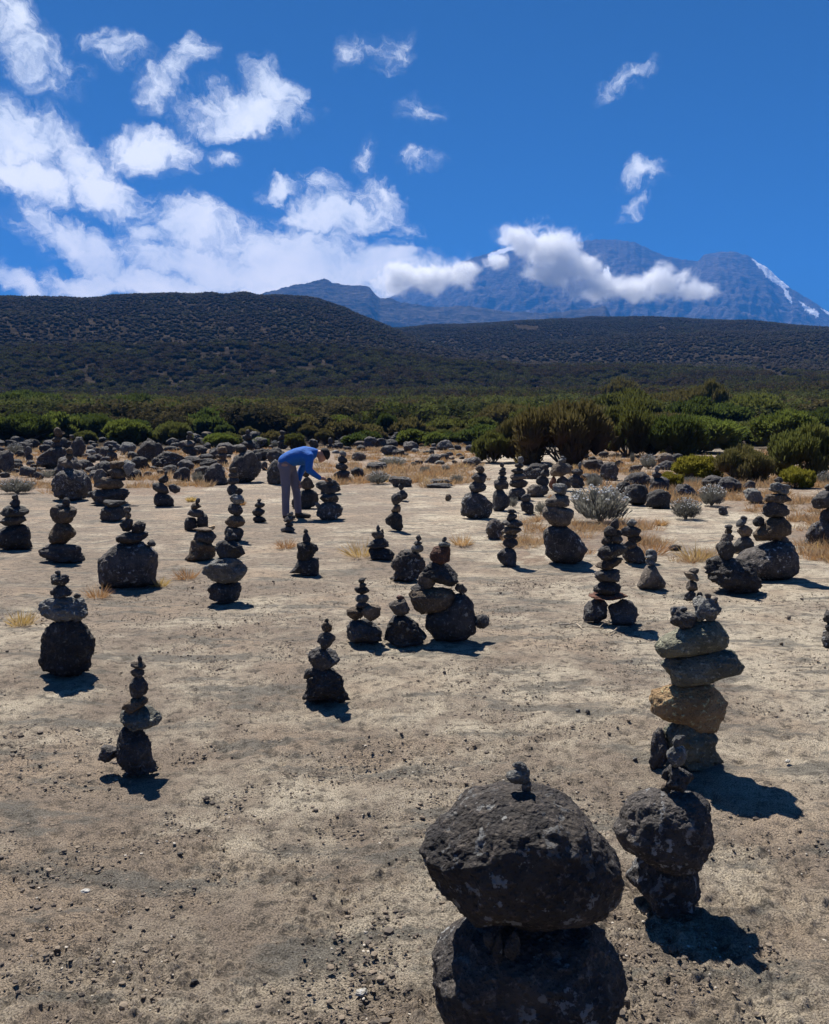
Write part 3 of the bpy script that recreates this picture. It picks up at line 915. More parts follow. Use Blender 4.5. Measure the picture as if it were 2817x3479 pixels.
# boulders lying by themselves: (box, label)
BOULD = [
 ("I -60 400 200 705 l", "large black boulder at the left edge beneath the white bush"),
 ("I 243 618 482 765 d", "low dark boulder with pale streaks right of the left edge boulder"),
 ("I 268 268 522 405 d", "dark flat topped boulder under the tall scrub at far left"),
 ("I 498 338 662 450 d", "small dark boulder left of the tall pale column"),
 ("I 876 238 1104 525 d ang=.8", "tall black block boulder right of the tall pale column"),
 ("I 888 205 954 262 d", "small dark stone perched on the tall black block boulder"),
 ("I 1328 286 1562 440 d", "rounded dark boulder behind the squat three stone cairn"),
 ("I 1098 478 1244 575 d", "small dark boulder below the tall black block, by pink soil"),
 ("I 1096 398 1236 495 g", "small grey boulder right of the tall black block"),
 ("I 1058 618 1302 725 d", "flat grey boulder between round boulder cairn and brown slab cairn"),
 ("I 1528 528 1740 695 g", "pale topped boulder behind the brown slab cairn"),
 ("I 960 650 1205 1010 d", "black boulder pressed against the round boulder cairn's right side"),
 ("J 218 236 465 525 l ang=.7", "big upright black boulder at the scrub edge left of centre"),
 ("J 405 288 555 485 d", "narrow black boulder leaning on the big upright one"),
 ("J 396 388 812 600 l ang=.5", "long sloping black boulder lying under the pawn shaped cairn"),
 ("J 738 448 1000 565 d", "low grey boulder right of the long sloping one"),
 ("J 648 578 862 748 d ang=.8", "angular black boulder beside the grey bush on the open rock"),
 ("J 1018 528 1312 795 l", "large black boulder beneath the three block column"),
 ("J 18 282 224 438 g", "grey grooved boulder left of the big upright one"),
 ("J 138 452 392 610 d ang=.7", "angular dark boulder above the short lone cairn"),
 ("J 528 328 745 405 d", "flat dark boulder left of the pawn shaped cairn"),
 ("J 878 318 1064 435 d", "dark boulder touching the pawn shaped cairn's right foot"),
 ("J 926 418 1132 515 d", "tilted dark slab boulder right of the pawn shaped cairn"),
 ("J 1060 250 1225 340 d", "dark boulder in the scrub right of the pawn shaped cairn"),
 ("B 508 298 694 445 d", "dark boulder behind the man's back, upper of two"),
 ("B 510 398 694 612 l ang=.3", "smooth black boulder touching the man's trousers from behind"),
 ("B 455 415 520 492 d", "small black boulder between two larger ones left of the man"),
 ("B 922 568 1137 692 d rg=1.6", "rough dark boulder behind the cairn the man touches"),
 ("B 860 228 950 310 d", "upright dark boulder just above the man's shoulders"),
 ("B 1232 210 1344 275 d", "dark boulder left of a rounder one at the scrub edge"),
 ("B 1322 203 1444 307 d ang=.3", "round black boulder at the scrub edge right of the man"),
 ("B 1218 463 1338 547 d", "black boulder in dry grass right of the round stone cairn"),
 ("B 1343 418 1527 505 l", "wide black boulder in dry grass beside the silver bush"),
 ("B 1538 536 1740 635 l", "flat speckled boulder in dry grass behind the small round cairn"),
 ("B 1060 318 1130 350 g", "small pale grey rock beyond the man's head"),
 ("B 1150 290 1235 318 d", "flat grey slab on the rock shelf beyond the man"),
 ("L -5 268 216 372 d", "dark boulder leftmost in the group at upper centre"),
 ("L 98 178 292 335 d ang=.4", "black domed boulder at the back of the upper centre group"),
 ("L -38 348 204 485 d", "broad black boulder in front of the upper centre group"),
 ("L 118 403 292 502 d", "small black boulder at the foot of the upper centre group"),
 ("L 262 293 468 445 d", "pointed grey boulder rightmost in the upper centre group"),
 ("L 352 388 470 450 g", "little grey rock by the pointed grey boulder"),
 ("L 682 280 920 420 l", "pyramid shaped dark boulder alone near the scrub"),
 ("L 838 386 928 432 g", "pale small rock at the pyramid boulder's right foot"),
 ("L 918 343 1012 412 d", "dark rock between the pyramid boulder and heather"),
 ("L 1062 343 1232 445 d", "blocky dark boulder against the big brown heather"),
 ("L 998 293 1212 365 d", "long dark boulder behind the blocky one by the heather"),
 ("L 528 460 762 585 l", "squarish black boulder amid yellow grass on the rock shelf"),
 ("L 668 543 802 595 g", "flat grey rock just right of the squarish boulder"),
 ("L 583 403 672 468 d", "dark knob of rock behind the squarish boulder"),
 ("L 603 370 692 412 d", "small black rock left of the pyramid boulder"),
 ("L 803 433 912 488 d", "small tilted black rock below the pyramid boulder"),
 ("L 943 448 1037 498 d ang=.3", "small rounded black rock below right of the pyramid boulder"),
 ("L 1028 492 1272 625 l ang=.8", "broken black boulder left of the big brown heather"),
 ("L 558 833 912 898 d", "very flat black rock at the front of the dry grass"),
 ("C 918 428 1162 565 l", "broad black boulder behind the three stone stack"),
 ("C 1433 398 1622 512 l", "black boulder under the big heather, left of two"),
 ("C 1568 418 1745 575 l", "black boulder under the big heather, right of two"),
 ("C 618 903 795 1072 l rg=1.4", "rough black boulder behind the cylindrical slab cairn"),
 ("D 48 588 258 772 l", "black boulder left of the ball shaped one at right"),
 ("D 223 633 438 802 d ang=.15", "ball shaped grooved black boulder under the snowman cairn"),
 ("D 458 588 654 714 l", "dark boulder between silver bushes at right"),
 ("D 1028 623 1220 748 g rg=1.4", "pale rough boulder left of the right edge cairn"),
 ("D -25 568 125 695 d", "low dark boulder left in the group below the heather"),
 ("D 413 1088 528 1142 d", "small flat dark rock in orange grass at right"),
 ("D 825 775 905 850 d", "small dark rock on pale ground under silver bush"),
 ("C 278 690 336 748 b", "small upright brown stone alone on the open rock"),
 ("G 1460 740 1492 765 b", "small brown stone lying on pale rock at right"),
 ("G 1415 912 1443 942 b", "little brown pebble on pale rock right of tan slab cairn"),
 ("P 742 2068 770 2086 p", "white pebble on gravelly ground at the bottom of the view"),
 ("P 396 2048 418 2066 d", "small dark pebble near the bottom edge"),
 ("P 370 1784 384 1794 d", "small dark stone on open ground in the lower left"),
 ("P 167 1860 190 1872 p", "pale flat pebble on the ground in the lower left"),
 ("G 105 1340 138 1366 g", "small grey stone on pale ground left of tan slab cairn"),
 ("G 168 1346 200 1372 d", "small dark stone beside a grey one near tan slab cairn"),
 ("G 1450 1665 1488 1690 p", "pale stone on the ground right of the tan slab cairn"),
 ("G 470 1652 502 1678 d", "small dark stone left of the tan slab cairn's foot"),
 ("C 135 560 340 620 d", "flat dark outcrop rock at the edge of the orange grass"),
]
for s, lab in BOULD:
    b = parse(s); seed += 1
    dp = .8
    D = solve_base(b, dp)
    c, a = solve(b, dp, D)
    z0 = Hs(c.x, c.y) - a[2] * .12
    top = c.z + a[2]
    if a[2] > (top - z0) / 2 or top - z0 < a[2] * 2.6:
        a = (a[0], a[1], max((top - z0) / 2, .01)); c = Vector((c.x, c.y, z0 + a[2]))
    kind = 'boulder' if a[0] > .17 else 'pebble' if a[0] < .045 else 'stone'
    if 'perched' in lab:
        bb = parse("I 876 238 1104 525"); D = solve_base(bb, .8); c, a = solve(b, dp, D); c.z -= a[2] * .3
    o = add_rock(kind, c, a, seed, b[4], 0, None, float(b[5].get('ang', .55)), float(b[5].get('rg', 1.3)), (b[2] - b[0]) / 3.4, True, None, b[:4] if 'perched' not in lab else None, 'perched' not in lab)
    tag(o, lab, kind)

# many more lie about in the boulder field behind the clearing
FIELD = [([(-20, 930), (120, 915), (300, 918), (470, 920), (590, 925), (590, 950), (560, 995), (330, 1005), (180, 1010), (-20, 1000)], 88, 'in the crowded boulder field at left'),
         ([(680, 925), (800, 912), (1000, 915), (1010, 960), (930, 985), (800, 975), (700, 960)], 34, 'on the grassy shelf behind the man'),
         ([(1150, 965), (1330, 955), (1560, 985), (1640, 1030), (1560, 1050), (1350, 1040), (1200, 1010)], 24, 'in the grass below the right hand thicket')]
ALLB = [parse(q)[:4] for _, it in CAIRNS for q in it[:1]] + [parse(q)[:4] for q, _ in BOULD]
for P_, n_, where in FIELD:
    xs = [p[0] for p in P_]; ys = [p[1] for p in P_]; c_ = 0; t_ = 0
    while c_ < n_ and t_ < 3000:
        t_ += 1
        px, py = random.uniform(min(xs), max(xs)), random.uniform(min(ys), max(ys))
        if not inpoly(np.array([px]), np.array([py]), P_)[0]: continue
        g = gp(px, py)
        if g is None: continue
        w = random.choice((.3, .45, .6, .8, 1.0, 1.25)) * random.uniform(.8, 1.2) * (1 if px < 600 else .7)
        hw = w / g.y * FPX / 2; u = px * 1.6227; v = py * 1.6227
        bx = (u - hw, v - hw * random.uniform(.9, 1.5), u + hw, v)
        ov = 0
        for q in ALLB:
            ix = min(bx[2], q[2]) - max(bx[0], q[0]); iy = min(bx[3], q[3]) - max(bx[1], q[1])
            if ix > 0 and iy > 0: ov = max(ov, ix * iy / ((bx[2] - bx[0]) * (bx[3] - bx[1])), ix * iy / ((q[2] - q[0]) * (q[3] - q[1])))
        if ov > .5: continue
        ALLB.append(bx); seed += 1; c_ += 1
        col = random.choice('dddldldddb'); b = (*bx, col, {})
        D = solve_base(b, .85); c, a = solve(b, .85, D)
        big = hw > 22
        kind = 'boulder' if big else 'stone'
        o = add_rock(kind, c, a, seed, col, 0, None, random.uniform(.35, .7), 1.35, (bx[2] - bx[0]) / 3.4, True, None, bx, True)
        nm = {'d': 'dark', 'l': 'lichened black', 'g': 'grey', 'b': 'brown'}[col]
        tag(o, f"{nm} rough {kind} lying {where}", kind, f"{nm} rough {kind}s lying {where}")
# ------------------------------------------------------------------ gravel on the bare rock
def gravel():
    D, F = ico(1)
    N = 60000
    r = 1.3 * np.exp(rng.uniform(0, 1, N) ** 1.15 * math.log(9 / 1.3)); az = rng.uniform(-R(30), R(30), N)
    x = r * np.sin(az); y = r * np.cos(az)
    dens = fbm(x / .9, y / .9, o=3, s=91) - .10 * (x + .3) * (r < 5) * 0
    keep = (dens + rng.uniform(-.45, .45, N) > -.02) & ~soil(x, y)
    x, y, r = x[keep], y[keep], r[keep]
    z = H(x, y); n = len(x)
    s = np.clip(rng.lognormal(math.log(.0036), .45, n), .0018, .014)
    s = np.maximum(s, r * .0007)
    k3 = np.stack([s * rng.uniform(.8, 1.4, n), s * rng.uniform(.7, 1.2, n), s * rng.uniform(.45, .85, n)], -1)
    q = D[None] * (1 + rng.uniform(-.25, .25, (n, len(D), 1))) * k3[:, None]
    a = rng.uniform(0, 6.28, n); ca, sa = np.cos(a)[:, None], np.sin(a)[:, None]
    V = np.stack([q[..., 0] * ca - q[..., 1] * sa + x[:, None], q[..., 0] * sa + q[..., 1] * ca + y[:, None], q[..., 2] + (z + s * .45)[:, None]], -1).reshape(-1, 3)
    FF = (F[None] + (np.arange(n) * len(D))[:, None, None]).reshape(-1, 3)
    u = rng.uniform(0, 1, n)
    idx = np.where((u < .05) & (s < .007), 1, np.where(u < .5, 2, 0))
    me = npmesh('gravel', V, FF, False, np.repeat(idx, len(F)))
    o = link('gravel', me, None, [plain('gravel_dark', (.105, .085, .068), .8, 90, .5, spec=.2), plain('gravel_pale', (.42, .37, .30), .8, 90, .3), plain('gravel_brown', (.19, .15, .11), .8, 90, .5, spec=.2)])
    tag(o, kind='stuff')


gravel()

# ------------------------------------------------------------------ plants
def quads(base, dirv, length, width, rg, tip=.25):
    """one tapered blade per row: base (n,3), dirv (n,3) unit"""
    n = len(base)
    up = rg.normal(size=(n, 3)); side = np.cross(dirv, up); side /= np.linalg.norm(side, axis=1)[:, None] + 1e-9
    L = np.asarray(length)[:, None]; W = np.asarray(width)[:, None]
    mid = base + dirv * L * .5 + side * 0
    end = base + dirv * L
    V = np.stack([base - side * W * .35, mid - side * W * .55, end - side * W * tip, end + side * W * tip, mid + side * W * .55, base + side * W * .35], 1).reshape(-1, 3)
    k = np.arange(n)[:, None] * 6
    F = np.concatenate([k + np.array([[0, 1, 4, 5]]), k + np.array([[1, 2, 3, 4]])], 1).reshape(-1, 4)
    return V, F


def norm(v): return v / (np.linalg.norm(v, axis=1)[:, None] + 1e-9)


def shrub_proto(sd, nleaf=5200, L=.16, W=.030, upright=.55, lobes=13, sparse=0.0, twigs=0.25):
    """heath shrub, unit size: width 2 (x,y in -1..1), height 1.0 in z -> returns foliage mesh, stem mesh"""
    g = np.random.default_rng(sd)
    cs = []
    for i in range(lobes):
        a = i * 2.399 + g.uniform(-.4, .4); q = math.sqrt((i + .5) / lobes) * .72
        h = .62 * (1 - (q / .95) ** 2 * .62) + g.uniform(-.07, .05)
        cs.append((q * math.cos(a), q * math.sin(a), h, g.uniform(.25, .37)))
    # a few low side lobes
    for i in range(5):
        a = g.uniform(0, 6.28); cs.append((.68 * math.cos(a), .68 * math.sin(a), g.uniform(.12, .3), g.uniform(.18, .28)))
    cs = np.array(cs)
    which = g.choice(len(cs), nleaf, p=(cs[:, 3] ** 2) / (cs[:, 3] ** 2).sum())
    d = norm(g.normal(size=(nleaf, 3))); d[:, 2] = np.where(d[:, 2] < -.35, -d[:, 2], d[:, 2])
    rr = cs[which, 3] * g.uniform(.62, 1.0, nleaf) ** .6
    n_ = fbm(d[:, 0] * 2.2 + which, d[:, 1] * 2.2, d[:, 2] * 2.2, o=2, s=sd)
    rr = rr * (1 + .35 * n_)
    p = cs[which, :3] + d * rr[:, None] * np.array([1, 1, .85])
    keep = (p[:, 2] > .02)
    # cull what is deep inside other lobes
    for c in cs:
        q = np.linalg.norm((p - c[:3]) / np.array([1, 1, .85]), axis=1); keep &= q > c[3] * .55
    p = p[keep]; d = d[keep]
    dv = norm(d * (1 - upright) + np.array([0, 0, 1]) * upright + g.normal(size=d.shape) * .22)
    n = len(p)
    V, F = quads(p - dv * L * .35, dv, g.uniform(.7, 1.3, n) * L, g.uniform(.7, 1.3, n) * W, g, .3)
    # inner foliage masses that close the crown
    vs = [V]; fs = [F]; n0 = len(V); v_ = [np.repeat(g.uniform(0, 1, n), 6)]
    D, T = ico(2)
    T4 = np.stack([T[:, 0], T[:, 1], T[:, 2], T[:, 2]], -1)
    me_f = None
    core_v = []; core_f = []; c0 = 0
    for c in cs:
        nn = fbm(D[:, 0] * 2 + c[0] * 9, D[:, 1] * 2, D[:, 2] * 2, o=2, s=sd + 3)
        q = D * (c[3] * (.80 - sparse) * (1 + .3 * nn))[:, None] * np.array([1, 1, .85]) + c[:3]
        core_v.append(q); core_f.append(T + c0); c0 += len(D)
    fol = npmesh('foliage', V, F, False)
    attr(fol, 'v', np.clip(v_[0] * .35 + np.clip((V[:, 2] - .42) * 2.2, -.1, .8), 0, 1))  # live green tips over brown; also paints the top-lit rim by height
    core = (np.vstack(core_v), np.vstack(core_f))
    # merge core triangles as quads with a repeated corner is invalid: keep a second mesh through bmesh join
    bm = bmesh.new(); bm.from_mesh(fol)
    lay = bm.verts.layers.float.get('v')
    cv, cf = core
    bv = [bm.verts.new(tuple(q)) for q in cv]
    for q in bv: q[lay] = max(0, min(1, (q.co.z - .42) * 2.0))  # cores take the same painted top light by height
    for f in cf: bm.faces.new([bv[i] for i in f])
    bm.to_mesh(fol); bm.free()
    paths = []
    for c in cs[:lobes]:
        b = Vector((g.uniform(-.07, .07), g.uniform(-.07, .07), -.03)); e = Vector(c[:3]); m = b.lerp(e, .5) + Vector((g.uniform(-.06, .06), g.uniform(-.06, .06), -.04))
        paths.append([(*b, .026), (*m, .017), (*e, .007)])
        for q in range(3):
            e2 = e + Vector(g.normal(size=3)) * c[3] * .55; e2.z = abs(e2.z)
            paths.append([(*m, .010), (*(m.lerp(e2, .55)), .007), (*e2, .003)])
    tv, tf = tubes(paths, 5)
    stem = npmesh('stems', np.array(tv), np.array(tf))
    return fol, stem


PRO = [shrub_proto(11, 11000, .10, .024, .4), shrub_proto(12, 11000, .11, .024, .5, 16), shrub_proto(13, 9000, .14, .026, .62, 11, .12), shrub_proto(14, 11000, .085, .026, .3, 18)]
PROL = [shrub_proto(21, 2600, .12, .045, .4, 9), shrub_proto(22, 2600, .14, .045, .5, 8), shrub_proto(23, 2400, .12, .048, .3, 10), shrub_proto(24, 2600, .12, .046, .45, 7)]


def shrub(loc, w, h, kind, pro, label, group=None, name='heath_shrub', cat='shrub', rot=None):
    o = bpy.data.objects.new(name, None); C.objects.link(o)
    o.location = loc; o.rotation_euler.z = random.uniform(0, 6.28) if rot is None else rot
    o.scale = (w / 2, w / 2, h)
    o.empty_display_size = .2
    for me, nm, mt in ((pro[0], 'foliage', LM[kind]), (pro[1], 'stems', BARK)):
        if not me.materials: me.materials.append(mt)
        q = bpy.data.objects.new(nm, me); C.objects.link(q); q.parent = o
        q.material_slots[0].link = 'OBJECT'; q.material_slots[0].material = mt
    tag(o, label, cat, group)
    return o


def shrub_at(reg, x0, y0, x1, y1, kind, pi, label, dist=None, group=None):
    """box of the crown in a region's pixels; base on the land at its lower edge"""
    u0, v0 = full(reg, x0, y0); u1, v1 = full(reg, x1, y1)
    um = (u0 + u1) / 2
    if dist is None:
        g = ground_hit(um, v1)
        D = g.y if g else 60
    else: D = dist
    r = ray(um, v1); x = r.x / r.y * D
    w = (u1 - u0) / FPX * D * 1.0
    z = Hs(x, D)
    rt = ray(um, v0); zt = EYE + rt.z / rt.y * D
    D2 = D + w * .16; x = r.x / r.y * D2; z = Hs(x, D2)
    h = max(zt - z, w * .25)
    FOOT.append((x, D2, w / 2))
    return shrub((x, D2, z - .05), w * 1.22, h * 1.06, kind, PRO[pi], label, group)


FOOT = []
SHR = [
 ('M', 205, 285, 1005, 960, 'brown', 1, "largest round heather, brown below and green topped, at centre right"),
 ('M', -40, 470, 420, 930, 'brown', 2, "reddish brown heather lobe left of the largest round heather"),
 ('M', -250, 620, 100, 935, 'olive', 2, "small feathery brown green heather beside the grassy rock shelf"),
 ('M', 950, 330, 1560, 870, 'olive', 2, "vase shaped green topped heather right of the largest one"),
 ('M', 1420, 440, 2000, 880, 'dark', 1, "broad dark green heather above the yellow green bushes"),
 ('N', 30, 440, 800, 840, 'green', 3, "domed green heather in the middle of the right hand thicket"),
 ('N', 1030, 385, 1590, 800, 'green', 3, "bright green cushion topped shrub in the right hand thicket"),
 ('N', 700, 225, 1310, 640, 'olive', 3, "tall spreading shrub behind the bright green cushion shrub"),
 ('N', 380, 130, 740, 560, 'brown', 2, "tall brown topped shrub at the back of the right thicket"),
 ('N', -10, 195, 500, 560, 'brown', 1, "rusty topped tall shrub behind the domed green heather"),
 ('M', 1010, 100, 1380, 420, 'brown', 2, "open branched brown shrub showing bare grey stems, at back"),
 ('N', 1180, 560, 1840, 1100, 'olive', 2, "large olive heather at the right edge"),
 ('N', 1640, 620, 2000, 1000, 'green', 0, "bright green shrub cut off by the right edge"),
 ('N', 205, 830, 640, 1110, 'yellow', 0, "yellow green bush low in front of the right thicket"),
 ('N', 620, 760, 1120, 1140, 'brown', 2, "brownish heather right of the yellow green bush"),
 ('N', 1240, 960, 1560, 1180, 'yellow', 2, "low yellow green bush behind the right edge cairn"),
 ('N', 40, 1010, 280, 1180, 'yellow', 2, "small yellow green bush beside the snowman cairn"),
 ('Q', -40, 480, 355, 700, 'dark', 0, "big dark green shrub at the left edge behind boulders"),
 ('Q', 20, 330, 400, 520, 'dark', 1, "tall domed dark shrub second row at far left"),
 ('Q', -60, 370, 90, 500, 'green', 3, "bright green shrub cut off by the left edge"),
 ('Q', 325, 495, 480, 600, 'green', 3, "small bright domed shrub right of the big left edge shrub"),
 ('Q', 440, 575, 550, 640, 'green', 0, "tiny round green shrub behind the tall black block boulder"),
 ('Q', 495, 595, 635, 690, 'olive', 0, "round olive brown shrub above the pink soil"),
 ('Q', 535, 485, 745, 660, 'dark', 1, "dark rounded shrub between olive brown and yellow flecked ones"),
 ('Q', 690, 515, 965, 700, 'green', 0, "yellow flecked green shrub left of the pawn shaped cairn"),
 ('Q', 770, 350, 1000, 520, 'dark', 1, "broad dark brown crowned shrub, second row left of centre"),
 ('Q', 940, 385, 1200, 540, 'brown', 3, "broad brownish shrub joined to the dark crowned one"),
 ('Q', 1065, 540, 1260, 700, 'olive', 0, "round olive shrub just left of the pawn shaped cairn"),
 ('Q', 1340, 610, 1540, 720, 'green', 0, "low green shrub between pawn cairn and low pyramid cairn"),
 ('Q', 1480, 450, 1740, 600, 'olive', 3, "wide olive shrub above the low pyramid cairn"),
 ('Q', 1650, 640, 1760, 720, 'green', 2, "small bright green shrub right of the low pyramid cairn"),
 ('T', -20, 480, 235, 620, 'dark', 3, "wide dark shrub above the slab column behind the man"),
 ('T', 130, 610, 260, 730, 'olive', 0, "small olive shrub just above the man's back"),
 ('T', 220, 560, 350, 670, 'brown', 2, "brownish shrub above the upright boulder behind the man"),
 ('T', 370, 490, 590, 620, 'green', 3, "bright green domed shrub right above the man's head"),
 ('T', 560, 470, 760, 600, 'green', 3, "long green shrub touching the bright domed one"),
 ('T', 745, 480, 860, 640, 'dark', 1, "dark upright rounded shrub above the domed black boulder"),
 ('T', 915, 590, 1050, 700, 'olive', 0, "olive shrub behind the pyramid shaped boulder"),
 ('T', 1100, 585, 1230, 690, 'olive', 0, "olive shrub above right of the pyramid shaped boulder"),
 ('T', 1225, 540, 1350, 650, 'dark', 3, "dark green shrub left of the feathery brown heather"),
 ('T', 1250, 590, 1440, 690, 'olive', 1, "low olive shrub touching the feathery brown heather"),
 ('T', 1380, 460, 1540, 560, 'green', 3, "green cushion shrub above the feathery brown heather"),
 ('T', 330, 590, 450, 700, 'brown', 2, "grey brown shrub left of the white flowering bush"),
]
for i_ in range(11):
    px = 1040 + 68 * i_ + random.uniform(-15, 15); yb = random.uniform(905, 938); ww = random.uniform(90, 150)
    kd = random.choice(['olive', 'brown', 'dark', 'olive', 'brown'])
    SHR.append(('P', px - ww / 2, yb - ww * random.choice((.4, .5, .62)), px + ww / 2, yb, kd, random.choice([1, 2, 3]), f"{ {'dark': 'dark green', 'green': 'green', 'olive': 'olive', 'brown': 'brownish'}[kd]} heather filling the back of the right hand thicket"))
for s in SHR:
    reg, x0, y0, x1, y1, kind, pi, lab = s
    v1 = full(reg, 0, y1)[1]
    dist = None
    shrub_at(reg, x0, y0, x1, y1, kind, pi, lab, group=(kind + ' heathers at the back of the right hand thicket') if 'filling the back' in lab else None)

# belt of single shrubs on the rising ground
cnt = 0
tries = 0
PW = {'green': 'green', 'dark': 'dark green', 'olive': 'olive', 'brown': 'brown'}
while cnt < 250 and tries < 9000:
    tries += 1
    az = random.uniform(R(-27), R(27)); r = 52 + 85 * random.random() ** .9
    x, y = r * math.sin(az), r * math.cos(az)
    u, v = proj(x, y, Hs(x, y))
    if v > 939: continue
    w = random.uniform(1.6, 3.6) if r < 75 else random.uniform(2.4, 4.6)
    if any((x - a) ** 2 + (y - b) ** 2 < ((w / 2 + c) * .68) ** 2 for a, b, c in FOOT): continue
    FOOT.append((x, y, w / 2))
    green = float(fbm(x / 25, y / 25, o=2, s=77)) + random.uniform(-.35, .35)
    kind = 'green' if green > .28 else 'dark' if green > 0 else 'olive' if green > -.22 else 'brown'
    side = 'left' if u < 560 else 'middle' if u < 1130 else 'right'
    row = 'front rows' if r < 95 else 'middle rows' if r < 125 else 'back rows'
    shrub((x, y, Hs(x, y) - .05), w, w * random.uniform(.42, .62), kind, random.choice(PROL),
          f"rounded {PW[kind]} heath shrub in the {side} {row} of the scrub belt", f"{PW[kind]} heath shrubs in the scrub belt, {side} {row}")
    cnt += 1


# far scrub: too many to count
def scrub(name, r0, r1, n, nl, size, mats, L, lvl):
    g = np.random.default_rng(int(r0))
    az = g.uniform(-R(28.5), R(28.5), n); r = np.sqrt(g.uniform(r0 ** 2, r1 ** 2, n))
    x = r * np.sin(az); y = r * np.cos(az)
    bare = fbm(x / 70, y / 70, o=3, s=121)
    thin = np.where((az < R(-2)) & (r > 850), .25, -2)
    keep = (bare + g.uniform(-.25, .25, n) < .72) & (g.uniform(0, 1, n) > thin)
    # open ground at the right, seen as a pale strip
    u, v = proj(x, y, H(x, y))
    keep &= ~inpoly(u, v, [(1590, 768), (1680, 795), (1690, 800), (1640, 800), (1600, 784)])
    keep &= ~inpoly(u, v, [(1075, 680), (1130, 683), (1125, 692), (1085, 690)])
    keep &= ~inpoly(u, v, [(600, 772), (690, 762), (715, 768), (630, 777)])
    for (a_, b_, c_) in FOOT:
        if math.hypot(a_, b_) > r0 - 8: keep &= (x - a_) ** 2 + (y - b_) ** 2 > (c_ * .9) ** 2
    x, y, r = x[keep], y[keep], r[keep]; z = H(x, y); n = len(x)
    w = g.uniform(.6, 1.4, n) * size
    D, T = ico(lvl)
    m = D[:, 2] > -.35
    # dome cores
    nv = len(D)
    jit = 1 + (.10 if lvl > 1 else .08) * g.normal(size=(n, nv))
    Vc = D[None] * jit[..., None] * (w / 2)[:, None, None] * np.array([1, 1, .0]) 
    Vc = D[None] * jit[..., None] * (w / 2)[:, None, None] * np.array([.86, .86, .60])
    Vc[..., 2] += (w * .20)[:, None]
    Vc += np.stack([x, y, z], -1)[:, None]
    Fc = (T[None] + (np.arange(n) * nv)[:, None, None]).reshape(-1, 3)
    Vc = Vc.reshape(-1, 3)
    # leaf sprays
    d = norm(g.normal(size=(n * nl, 3))); d[:, 2] = np.abs(d[:, 2])
    wi = np.repeat(w, nl)
    lump = 1 + .22 * np.sin(d[:, 0] * 5 + np.repeat(x, nl)) * np.cos(d[:, 1] * 5 + np.repeat(y, nl))
    base = np.repeat(np.stack([x, y, z + w * .20], -1), nl, 0) + d * (wi / 2)[:, None] * np.array([1, 1, .72]) * g.uniform(.80, 1.04, (n * nl, 1)) * lump[:, None]
    dv = norm(norm(np.cross(d, g.normal(size=d.shape))) + d * .55)
    side = norm(np.cross(dv, d + g.normal(size=d.shape) * .35))
    Ln = (L * g.uniform(.6, 1.3, n * nl) * np.repeat(w / size, nl))[:, None]
    a = base - side * Ln * .32; b = base + side * Ln * .32; c = base + dv * Ln
    Vl = np.stack([a, b, c], 1).reshape(-1, 3); Fl = np.arange(len(Vl)).reshape(-1, 3) + len(Vc)
    kind = np.clip(np.floor((fbm(x / 40, y / 40, o=2, s=77) + g.uniform(-.4, .4, n) + .36) * len(mats)), 0, len(mats) - 1).astype(int)
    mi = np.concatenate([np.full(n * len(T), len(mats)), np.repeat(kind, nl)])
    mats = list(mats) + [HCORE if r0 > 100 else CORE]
    me = npmesh(name, np.vstack([Vc, Vl]), np.vstack([Fc, Fl]), False, mi)
    attr(me, 'v', np.concatenate([np.repeat(g.uniform(0, .6, n), nv), np.repeat(np.clip(g.uniform(0, .35, n * nl) + .75 * d[:, 2] ** 1.5 , 0, 1), 3)]))  # upward leaves coloured lighter, painting sunlit crown tops
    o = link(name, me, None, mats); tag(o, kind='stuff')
    return o


CORE = leaf_mat('twigs_painted_shade', (.013, .013, .008), (.026, .024, .013), .05)  # twig colour darkened further to paint the shade inside the crowns
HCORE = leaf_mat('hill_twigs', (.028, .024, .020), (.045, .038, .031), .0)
FMN = [leaf_mat('scrub_brown', (.026, .020, .014), (.095, .078, .038), .25), leaf_mat('scrub_olive', (.022, .021, .011), (.095, .105, .028), .3), leaf_mat('scrub_dark', (.021, .021, .013), (.074, .080, .030), .3), leaf_mat('scrub_green', (.028, .028, .015), (.108, .116, .038), .35)]
FM = [leaf_mat('far_brown', (.038, .030, .026), (.105, .080, .062), .1), leaf_mat('far_olive', (.032, .030, .021), (.084, .080, .048), .1), leaf_mat('far_dark', (.024, .026, .019), (.060, .064, .038), .1), leaf_mat('far_green', (.028, .032, .019), (.084, .096, .044), .15)]
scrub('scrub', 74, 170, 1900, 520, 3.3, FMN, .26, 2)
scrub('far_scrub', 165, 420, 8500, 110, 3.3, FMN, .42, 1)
scrub('hill_scrub', 415, 1540, 95000, 11, 2.7, FM, .55, 1)


